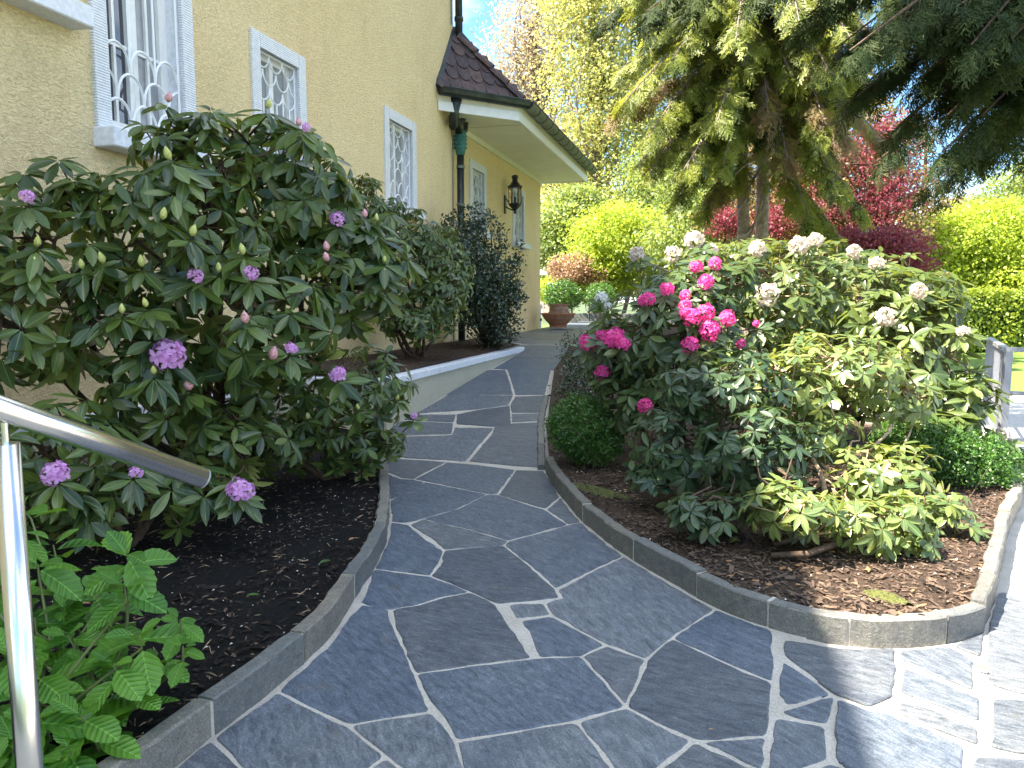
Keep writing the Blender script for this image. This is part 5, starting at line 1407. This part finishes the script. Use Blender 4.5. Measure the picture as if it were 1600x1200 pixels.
# broken white petals lump and log
def branch_obj(name, label, cat, pts, r, mat):
    b = Vector(pts[0]); root = b; m = MB(); m.tube([Vector(p) - b for p in pts], r, 7)
    me = bpy.data.meshes.new(name); me.from_pydata(m.v, [], m.f); me.polygons.foreach_set('use_smooth', [True] * len(me.polygons)); me.update()
    o = obj(name, me, mat, loc=b); tag(o, label, cat); return o
branch_obj('fallen_branch', 'thick mossy branch lying on shaded soil below the bare trunks', 'branch', [atz(1205, 868, .10), atz(1260, 866, .12), atz(1300, 852, .14), atz(1330, 838, .17)], [.014, .016, .015, .010], M['bark'])
branch_obj('fallen_branch', 'upper thin mossy branch arching low from the trunk foot', 'branch', [atz(1210, 850, .12), atz(1240, 842, .16), atz(1290, 825, .2)], [.013, .012, .009], M['bark'])
# teal dish on a stand, standing for an unidentified teal strip in the shrubs
tp = at(1225, 580, 5.6)
tub = thing('teal_dish', 'pale teal dish on a thin stand half hidden between the rhododendrons', 'garden dish', (tp.x, tp.y, .1))
m = MB(); m.lathe([(0, tp.z - .06), (.08, tp.z - .055), (.15, tp.z - .02), (.17, tp.z), (.155, tp.z), (.08, tp.z - .035), (0, tp.z - .04)], (tp.x, tp.y, 0), 20); m.build('dish', M['teal'], tub, smooth=True)
m = MB(); m.tube([(tp.x, tp.y, .05), (tp.x, tp.y, tp.z - .06)], .012, 8); m.build('stand', M['galv'], tub)
#PART4

# ------------------------------------------------------------------ metal railing at the terrace
F0, F1, F2, F3 = at(1380, 530, 8.6), at(1545, 528, 8.3), at(1572, 545, 6.5), at(1760, 552, 6.1)
for p in (F0, F1, F2, F3): p.z = 0
fen = thing('metal_railing', 'grey galvanised metal railing with a slatted return at the terrace corner', 'railing', F2)
HT = 0.86
def rail_run(a, b, slats, posts=2, mid=True, start=0):
    t = (b - a); L = t.length; t = t.normalized(); nr = Vector((-t.y, t.x, 0))
    def bar(p, q, z0, z1, w, name):
        m = MB(); m.box([p + nr * w + Vector((0, 0, z0)), p - nr * w + Vector((0, 0, z0)), q - nr * w + Vector((0, 0, z0)), q + nr * w + Vector((0, 0, z0)), p + nr * w + Vector((0, 0, z1)), p - nr * w + Vector((0, 0, z1)), q - nr * w + Vector((0, 0, z1)), q + nr * w + Vector((0, 0, z1))]); return m.build(name, M['galv'], fen)
    bar(a, b, HT - .035, HT, .03, 'top_rail')
    if mid: bar(a + t * .03, b - t * .03, .46, .49, .012, 'middle_rail')
    bar(a + t * .03, b - t * .03, .06, .09, .012, 'bottom_rail')
    for i in range(posts):
        p = a + t * (L * (i + start) / max(1, posts)); bar(p - t * .02, p + t * .02, 0, HT - .036, .02, 'post')
    if slats:
        n = int(L / .17)
        for i in range(1, n):
            p = a + t * (L * i / n); bar(p - t * .004, p + t * .004, .091, HT - .037, .012, 'slat')
rail_run(F0, F1, False, 2); rail_run(F1, F2, True, 1); rail_run(F2, F3, False, 3)
def _post(p, w):
    m = MB(); m.abox(p.x - w, p.x + w, p.y - .02, p.y + .02, 0, HT - .037); m.build('post', M['galv'], fen)
_post(F2 + Vector((.0, -.03, 0)), .03)

# ------------------------------------------------------------------ trees
def crown(name, blobs, n, L, mat, parent, cl=26, spread=.22, inner=.9, flat=0.4, tpl=None, seedv=0.0, kind=None, gap=0.0):
    nc = max(10, n // cl); C = np.array([b[0] for b in blobs], float); R = np.array([b[1] for b in blobs], float)
    w = R[:, 0] * R[:, 1] * R[:, 2]; w = w ** .75; w /= w.sum(); idx = NR.choice(len(C), nc, p=w); g = norm(NR.normal(size=(nc, 3)))
    r = 1 - inner * NR.random(nc) ** 1.9; P = C[idx] + R[idx] * g * r[:, None]; A = norm(g / R[idx])
    sz = NR.uniform(.5, 1.4, nc)
    PP = np.repeat(P, cl, 0) + NR.normal(0, 1, (nc * cl, 3)) * spread * np.repeat(sz, cl)[:, None] * np.array((1, 1, flat)); AA = norm(np.repeat(A, cl, 0) * .6 + np.array((0, 0, .5)) + NR.normal(0, .6, PP.shape))
    d = norm(NR.normal(0, 1, PP.shape)); cv = np.repeat(NR.random(nc), cl) * .75 + NR.random(len(PP)) * .25
    Ms = frames(PP - np.array(parent.location), d, AA, L * NR.uniform(.6, 1.3, len(PP)))
    V, F, v = batch(tpl or CRT, Ms, cv); return obj(name, mesh_np(name, V, F, v), mat, parent, kind=kind), P
CRT = (np.array([(0, 0, 0), (.5, .32, .06), (1, 0, -.08), (.5, -.32, .06)], float), np.array([(0, 3, 2, 1)]), np.zeros((0, 3), int))
def tree(name, label, cat, base, blobs, n, L, mat, trunk_r=.15, bark=None, group=None, limbs=14, trunk_top=None, **k):
    root = thing(name, label, cat, base, group); base = np.array(base, float)
    o, P = crown('crown', blobs, n, L, mat, root, **k)
    m = MB(); top = np.array(trunk_top if trunk_top is not None else max(blobs, key=lambda b: b[0][2])[0]); tr = limb(m, base - np.array((0, 0, .2)), top, trunk_r, trunk_r * .25, trunk_r * 1.5, 10, 8)
    tr = limb(m, base, top, trunk_r * .9, trunk_r * .2, trunk_r, 10, 6) if False else tr
    for i in range(limbs):
        q = P[NR.integers(len(P))]; c = tr[tr[:, 2] < q[2] + .3]; h = c[NR.integers(max(1, len(c) // 2), len(c))] if len(c) > 2 else tr[-1]
        limb(m, h, q, trunk_r * .3, trunk_r * .06, trunk_r * 1.2, 5, 5)
    m.build('trunk', bark or M['bark_grey'], root, smooth=True); return root
def BB(x, y, Y, rpx, rz=None, ry=None):
    """blob measured in photo pixels"""
    s = Y / 1200; return B(x, y, Y, rpx * s, (ry or rpx) * s, (rz or rpx) * s)
G = .55
def gbase(x, Y, z): p = at(x, 470, Y); return (p.x, p.y, z)
# tall spring poplars on the left, thin pinkish tops
tree('poplar_tree', 'tall spring tree with thin pinkish twiggy top rising behind the low wing roof', 'tree', gbase(850, 36, G), [BB(840,120,36,75,120), BB(820,70,36,58,70), BB(870,260,36,60,90), BB(850,-20,36,60,90), BB(790,120,36,36,60), BB(810,200,36,40,50)], 20000, .13, M['bud_pink'], .28, spread=.5, inner=.95, flat=.8, limbs=60, cl=14)
tree('poplar_tree', 'tall yellow green spring tree directly right of the low wing gutter', 'tree', gbase(930, 33, G), [BB(935,100,33,95,150), BB(890,250,33,75,80), BB(960,330,33,95,70), BB(990,180,33,80,100), BB(925,-30,33,90,80), BB(880,340,32,55,60)], 50000, .15, M['olive'], .3, spread=.38, inner=.9, flat=.7, limbs=50, cl=24)
tree('broadleaf_tree', 'grey green tree behind the lime shrubs and left of the conifer trunks', 'tree', gbase(1040, 30, G), [BB(1030,300,30,60,80), BB(1000,390,28,60,60), BB(1080,360,28,60,60)], 26000, .13, M['grey_green'], .25, spread=.35, flat=.6)
tree('broadleaf_tree', 'dark evergreen seen between house corner and lime shrub', 'tree', gbase(870, 27, G), [BB(870,380,27,48,60), BB(905,330,28,40,40)], 16000, .13, M['grey_green'], .2, spread=.3)
tree('lime_shrub', 'bright lime green rounded shrub behind the magenta and cream flowers', 'shrub', gbase(965, 24, .5), [BB(960,370,24,62,52), BB(1010,400,24,50,45), BB(930,420,24,50,40), BB(1030,360,24,40,30)], 26000, .10, M['lime'], .08, spread=.22, inner=.6, limbs=20)
tree('azalea_shrub', 'salmon pink leaved shrub at the garden end of the patio', 'shrub', gbase(898, 23.4, .6), [BB(895,420,23.4,36,24), BB(925,432,23.4,22,14)], 6000, .07, M['salmon'], .04, spread=.12, inner=.6, limbs=12)
tree('lime_hedge', 'low sunlit yellow green hedge under the salmon shrub', 'hedge', gbase(880, 23.8, .6), [BB(870,452,24,40,22), BB(925,455,24,45,20), BB(960,450,24,30,20)], 9000, .08, M['lime'], .04, spread=.12, inner=.5, limbs=8)
leafy('boxwood', 'dark green boxwood ball standing behind the terracotta bowl', 'boxwood', gbase(882, 21.9, .6), [B(880,462,21.9,.52,.5,.42)], 5500, .06, M['box'], stems=12, inner=.4, spread=.04)
leafy('boxwood', 'second dark boxwood ball half hidden by the white flowers past the bowl', 'boxwood', gbase(940, 21.9, .6), [B(938,465,21.9,.42,.5,.40)], 4500, .06, M['box'], stems=12, inner=.4, spread=.04)

# red maples
rm = tree('maple_tree', 'red leaved maple showing through the conifer branches', 'tree', gbase(1340, 17, 0), [BB(1280,240,17,50,40), BB(1380,290,17,55,45), BB(1340,330,17,70,30), BB(1385,220,17,50,40), BB(1255,320,17,35,30)], 8500, .07, M['red'], .12, M['bark'], spread=.2, flat=.25, inner=.9, limbs=40)
tree('maple_shrub', 'low spreading crimson maple behind the cream flowers and lamp post', 'shrub', gbase(1390, 15, 0), [BB(1390,385,15,55,30), BB(1405,420,15,40,25), BB(1350,380,15,40,24)], 12000, .06, M['red'], .06, M['bark'], spread=.15, flat=.25, inner=.8, limbs=20)
tree('maple_tree', 'small dull red shrub behind twin conifer trunks', 'tree', gbase(1140, 18, 0), [BB(1135,345,18,30,30), BB(1210,350,18,26,30)], 5000, .06, M['red'], .05, M['bark'], spread=.16, flat=.3)

# right hand greenery
tree('lime_tree', 'broad bright lime green shrub mass above the clipped hedge', 'tree', gbase(1510, 21, 0), [BB(1480,390,21,70,50), BB(1540,370,21,75,55), BB(1600,400,21,70,60), BB(1430,425,20.5,45,30), BB(1460,440,20.5,50,30), BB(1560,440,20.5,60,30)], 46000, .10, M['lime'], .12, spread=.24, inner=.6, limbs=30)
tree('broadleaf_tree', 'pale green tree at the edge of the garden behind the lime shrub', 'tree', gbase(1590, 30, 0), [BB(1590,320,30,60,55), BB(1640,280,30,60,60), BB(1540,360,30,50,40)], 20000, .12, M['grey_green'], .2, spread=.35)
tree('pine_tree', 'brownish pine crown standing against the white sky', 'tree', gbase(1510, 34, 0), [BB(1500,335,34,45,32), BB(1540,345,34,45,28), BB(1470,360,34,30,22)], 12000, .14, M['conifer_brown'], .2, spread=.3)
hd = thing('clipped_hedge', 'long clipped beech hedge with flat top behind the lawn', 'hedge', gbase(1600, 19, 0))
def hedge_leaves():
    n = 30000; x0, x1 = 6.5, 26; P = np.zeros((n, 3)); A = np.zeros((n, 3)); f = NR.random(n)
    P[:, 0] = NR.uniform(x0, x1, n); top = f < .3
    P[:, 2] = np.where(top, 1.48, NR.uniform(0.02, 1.5, n)); P[:, 1] = np.where(top, NR.uniform(18.6, 19.8, n), 18.6)
    A[top] = (0, 0, 1); A[~top] = (0, -1, .2); P += NR.normal(0, .04, P.shape) + np.sin(P[:, :1] * 5) * .02; A = norm(A + NR.normal(0, .5, A.shape)); d = norm(NR.normal(0, 1, A.shape))
    Ms = frames(P - np.array(hd.location), d, A, NR.uniform(.06, .12, n)); V, F, v = batch(CRT, Ms); obj('foliage', mesh_np('foliage', V, F, v), M['hedge'], hd, kind='stuff')
    m = MB(); m.abox(x0, x1, 18.75, 19.7, 0, 1.38); m.build('hedge_core', M['conifer_dark'], hd)
hedge_leaves()

# conifers: drooping limbs carrying flat feathery sprays
def spray_template(nb=8, sub=2, seed=1, w=.019):
    rg = np.random.default_rng(seed); V = []; T = []
    def blade(p, d, l, w):
        p, d = np.array(p), np.array(d); s = np.cross(d, (0, 0, 1)); s = s / (np.linalg.norm(s) + 1e-6); i = len(V)
        V.extend([p - s * w * .6, p + s * w * .6, p + d * l * .55 + s * w, p + d * l, p + d * l * .55 - s * w]); T.extend([(i, i + 1, i + 2), (i, i + 2, i + 3), (i, i + 3, i + 4)])
    blade((0, 0, 0), (1, rg.normal(0, .08), -.15), 1.0, w * .5)
    for i in range(nb):
        t = .06 + .86 * (i + rg.uniform(-.4, .4)) / nb; z = -.22 * t * t
        for sg in (-1, 1):
            if rg.random() < .12: continue
            l = (.34 * (1 - t) ** .6 + .08) * rg.uniform(.6, 1.3); a = sg * (.85 - .35 * t) * rg.uniform(.6, 1.3); d = np.array((math.cos(a), math.sin(a), -.3 + rg.normal(0, .15))); p = np.array((t, 0, z)); blade(p, d, l, w * .8)
            for k in range(sub):
                tt = rg.uniform(.2, .9); q = p + d * l * tt; b = a + rg.choice((-1, 1)) * rg.uniform(.4, .9); blade(q, (math.cos(b), math.sin(b), -.35), l * rg.uniform(.3, .55), w * .8)
    return np.array(V), np.zeros((0, 4), int), np.array(T)
SP = [spray_template(10, 2, i) for i in (1, 2, 3, 4)]; SP2 = [spray_template(6, 1, 9, .04)]
def conifer_limbs(root, specs, mats, L=.5, per=26, tpl=SP, droop=.5, width=.35, bark=None, hang=.3, stem_r=.022):
    groups = {k: [] for k in range(len(mats))}; m = MB(); off = np.array(root.location)
    for (a, b, mi, *r) in specs:
        a, b = np.array(a, float), np.array(b, float); ln = np.linalg.norm(b - a); pts = []
        for i in range(9):
            t = i / 8; p = a * (1 - t) + b * t; p[2] += -.10 * ln * math.sin(math.pi * t) * (-1) + NR.normal(0, .01) * ln * .3; pts.append(p)
        pts = np.array(pts); m.tube([Vector(p) for p in pts], [stem_r * (1 - .8 * i / 8) + .003 for i in range(9)], 5, False)
        ax_ = norm(b - a); side = norm(np.cross(ax_, (0, 0, 1)))
        n = int(per * ln * (r[0] if r else 1))
        for i in range(n):
            t = NR.uniform(.12, 1) ** .8; f = t * 8; j = min(7, int(f)); p = pts[j] * (1 - f + j) + pts[j + 1] * (f - j); sg = NR.choice((-1, 1))
            d = ax_ * NR.uniform(.25, 1.0) + side * sg * NR.uniform(.2, 1.1) + np.array((0, 0, -droop * NR.uniform(.3, 1.6)))
            w_ = width * (1.15 - t) * NR.random() ** .8
            q = p + norm(d) * w_ + np.array((0, 0, -hang * NR.random() * w_))
            if w_ > .1 and NR.random() < .5: m.tube([Vector(p), Vector((p + q) / 2 + np.array((0, 0, .02))), Vector(q)], [.007, .005, .003], 3, False)
            up_ = np.array((0, 0, 1)) + NR.normal(0, .3, 3)
            groups[mi if NR.random() < .85 else (mi + 1) % len(mats)].append(frames((q - off)[None], d[None], up_[None], np.array([L * NR.uniform(.55, 1.15)]))[0])
    for k, Ms in groups.items():
        if Ms:
            Ms = np.array(Ms); V, F, v = merge([batch(tpl[j], Ms[j::len(tpl)]) for j in range(len(tpl)) if len(Ms[j::len(tpl)])]); obj('needle_sprays', mesh_np('needle_sprays', V, F, v), mats[k], root, kind='stuff')
    off_m = MB(); m.build('limbs', bark or M['bark_grey'], root)
def A3(x, y, Y): return np.array(at(x, y, Y))
# the sunlit conifer with twin trunks
cb = gbase(1180, 15, 0)
con = thing('conifer_tree', 'tall sunlit conifer with twin pinkish trunks and feathery drooping branches', 'tree', cb)
m = MB(); limb(m, (cb[0] - .12, cb[1], 0), A3(1150, -700, 15), .12, .08, .05, 12, 10); limb(m, (cb[0] + .22, cb[1] + .3, 0), A3(1215, -700, 15.3), .13, .09, .05, 12, 10); 
for i in range(7):
    y0 = 120 + i * 33; limb(m, A3(1195, y0, 15), A3(1195 + NR.uniform(-120, 160), y0 + NR.uniform(60, 130), 14 + NR.normal(0, .5)), .03, .012, .12, 6, 5)
m.build('trunk', M['bark_pink'], con, smooth=True)
specs = []
for (x0, y0, x1, y1, mi, Y1) in [(1180,30,975,160,0,13),(1185,60,1010,215,0,12.8),(1180,110,1015,270,0,13),(1190,0,1050,90,0,12.5),(1185,140,1060,310,0,13),(1180,200,1100,330,0,14),(1190,60,1120,190,0,12.5),(1200,20,1300,120,0,12.6),(1190,90,1290,210,0,13),
        (1200,150,1310,300,0,13),(1195,220,1270,350,0,13.5),(1190,-60,1090,20,0,12.5),(1190,-80,1010,60,0,12.5),(1180,250,1120,300,2,14),(1180,60,1200,180,2,13),(1190,120,1230,250,2,13.2),(1200,190,1350,330,0,13.5),(1200,-60,1330,60,0,12.5),(1200,-80,1250,40,0,12),
        (1180,-90,1150,60,0,12.2),(1185,170,1000,250,0,13.5),(1200,100,1400,240,2,14),(1200,260,1330,400,0,13.8),(1180,100,1130,260,0,12.8)]:
    specs.append((A3(x0, y0, 15), A3(x1, y1, Y1), mi))
for i in range(46):
    y0 = NR.uniform(-160, 150); sx = NR.choice((-1, 1), p=(.45, .55)); ext = NR.uniform(70, 250 if sx < 0 else 170)
    specs.append((A3(1190, y0, 15), A3(1190 + sx * ext, y0 + NR.uniform(50, 140), NR.uniform(12.6, 15.5)), int(NR.choice((0, 1, 2), p=(.5, .2, .3)))))
for i in range(44):
    y0 = NR.uniform(-120, 170); x0 = NR.uniform(1140, 1225)
    specs.append((A3(x0, y0, 15), A3(x0 + NR.normal(0, 70), y0 + NR.uniform(40, 110), NR.uniform(12.8, 14.4)), int(NR.choice((0, 1, 2), p=(.45, .2, .35)))))
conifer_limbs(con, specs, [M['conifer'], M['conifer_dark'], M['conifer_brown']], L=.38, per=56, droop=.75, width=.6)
# dark overhanging conifer, trunk to the right of the frame
ct = (8.6, 8.6, 0)
dk = thing('conifer_tree', 'dark overhanging conifer branches hanging against the sky', 'tree', ct)
m = MB(); limb(m, ct, (8.5, 8.7, 13), .30, .16, .05, 12, 12); m.build('trunk', M['bark_grey'], dk, smooth=True)
specs = []
for (x1, y1, Y1, z0, d) in [(1010,20,8.2,7.2,1.2),(1075,-10,7.8,7.0,1),(1180,-20,7.2,6.8,1.2),(1260,30,7.4,6.6,1.3),(1330,80,7.6,6.2,1.4),(1340,140,7.8,5.8,1),(1400,200,8.2,5.4,.7),(1440,120,7.2,5.9,1.3),(1480,180,7.0,5.4,.8),(1395,60,7.0,6.4,1.3),(1520,250,7.6,4.9,.6),
        (1560,200,7.0,5.2,.8),(1460,40,6.6,6.2,1.3),(1530,110,6.6,5.6,1.1),(1300,-20,7.0,6.8,1.4),(1390,-10,6.6,6.7,1.4),(1500,10,6.4,6.2,1.3),(1580,60,6.4,5.8,1.2),(1440,300,9.0,4.2,.5),(1490,260,8.4,4.6,.5),(1600,150,6.8,5.2,1),(1130,-60,7.4,7.4,1.2),(1220,-70,7.0,7.4,1.2),(1370,250,9,4.8,.5)]:
    specs.append(((8.5, 8.6, z0), A3(x1, y1, Y1), 0, d))
for i in range(20):
    specs.append(((8.5, 8.6, NR.uniform(5.4, 7.2)), A3(NR.uniform(1290, 1680), NR.uniform(-40, 150), NR.uniform(6, 8.2)), 0, NR.uniform(.7, 1.2)))
for i in range(8):
    specs.append(((8.5, 8.6, NR.uniform(4.6, 5.6)), A3(NR.uniform(1400, 1640), NR.uniform(170, 290), NR.uniform(6.6, 9)), 0, NR.uniform(.3, .7)))
for i in range(9):  # higher limbs
    specs.append(((8.5, 8.6, 7.5 + i * .5), A3(1250 + NR.uniform(-200, 300), -250 - 60 * i, 6.5 + NR.normal(0, .6)), 0, .8))
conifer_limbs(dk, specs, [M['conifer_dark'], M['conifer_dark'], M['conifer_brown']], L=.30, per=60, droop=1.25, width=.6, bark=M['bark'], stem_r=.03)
# dark spruce behind the lawn
sp = thing('spruce_tree', 'dark slender spruce beyond the lawn between red maple and white sky', 'tree', gbase(1445, 24, 0))
specs = []
for i in range(70):
    t = i / 70; y = 190 + 240 * t; a = NR.uniform(0, 6.28); p = A3(1448, y, 24); r = .25 + 1.0 * t; specs.append((p, p + np.array((math.cos(a) * r, math.sin(a) * r, -.3 * r)), 0))
m = MB(); limb(m, gbase(1445, 24, 0), A3(1448, 180, 24), .14, .03, .02, 8, 7); m.build('trunk', M['bark'], sp)
conifer_limbs(sp, specs, [M['conifer_dark']], L=.5, per=8, tpl=SP2, width=.2)
# brown-green conifer understorey behind trunks
tree('yew_tree', 'olive brown conifer mass behind the red maple', 'tree', gbase(1300, 20, 0), [BB(1270,300,20,90,70), BB(1350,250,20,70,80), BB(1250,370,19.5,80,50), BB(1350,360,19.5,80,45), BB(1300,170,20,80,60), BB(1420,330,21,40,60), BB(1230,240,20,80,80), BB(1180,330,19,60,60)], 36000, .10, M['conifer_brown'], .2, spread=.26, flat=.5)
tree('yew_tree', 'deep green conifer mass left of the twin trunks', 'tree', gbase(1080, 21, 0), [BB(1080,260,21,60,60), BB(1100,330,20,60,50), BB(1060,380,20,60,40), BB(1150,150,21,70,90)], 20000, .10, M['grey_green'], .2, spread=.28, flat=.5)
# far wood closing the view
fw = thing('far_wood', '', '', (0, 60, 0)); del fw['label']; del fw['category']; fw['kind'] = 'stuff'
bl = [BB(x, 400 + 12 * math.sin(x * .05), 60, 60, 55 + 15 * math.sin(x * .11)) for x in range(760, 1720, 45)]
crown('foliage', bl, 60000, .32, M['grey_green'], fw, kind='stuff', spread=.8, inner=.6)

# street lamp and parasol
lp = at(1355, 470, 15.5); lamp = thing('garden_lamp', 'slim white lamp post with flat head among the crimson maple', 'lamp post', (lp.x, lp.y, 0))
zt = at(1355, 365, 15.5).z
m = MB(); m.tube([(lp.x, lp.y, 0), (lp.x, lp.y, zt)], .035, 8); m.build('pole', M['white_paint'], lamp)
m = MB(); m.lathe([(0, zt + .06), (.2, zt + .045), (.22, zt + .02), (.05, zt - .03), (.0, zt - .04)], (lp.x, lp.y, 0), 16); m.build('lamp_head', M['white_paint'], lamp)
pz = at(838, 424, 25); par = thing('parasol', 'pale garden parasol just showing past the house corner', 'parasol', (pz.x, pz.y, .6))
m = MB(); m.lathe([(.45, pz.z - .12), (.3, pz.z), (.0, pz.z + .1)], (pz.x, pz.y, 0), 10); m.build('canopy', M['white_paint'], par)
m = MB(); m.tube([(pz.x, pz.y, .6), (pz.x, pz.y, pz.z)], .02, 6); m.build('pole', M['white_paint'], par)

# ------------------------------------------------------------------ groups of like things
GR_ = {'rhododendron': 'rhododendrons in the garden beds', 'boxwood': 'clipped boxwoods', 'fallen_leaf': 'leaves lying on the ground', 'moss_patch': 'moss patches on the soil', 'conifer_tree': 'feathery conifers',
       'poplar_tree': 'tall spring trees behind the low wing', 'broadleaf_tree': 'green trees at the garden edge', 'maple_tree': 'red maples', 'yew_tree': 'dark conifer masses', 'kerb': 'stone kerbs of the planting beds', 'fallen_branch': 'branches lying on the soil'}
for o in bpy.data.objects:
    k_ = o.name.split('.')[0]
    if o.parent is None and k_ in GR_ and 'label' in o: o['group'] = GR_[k_]
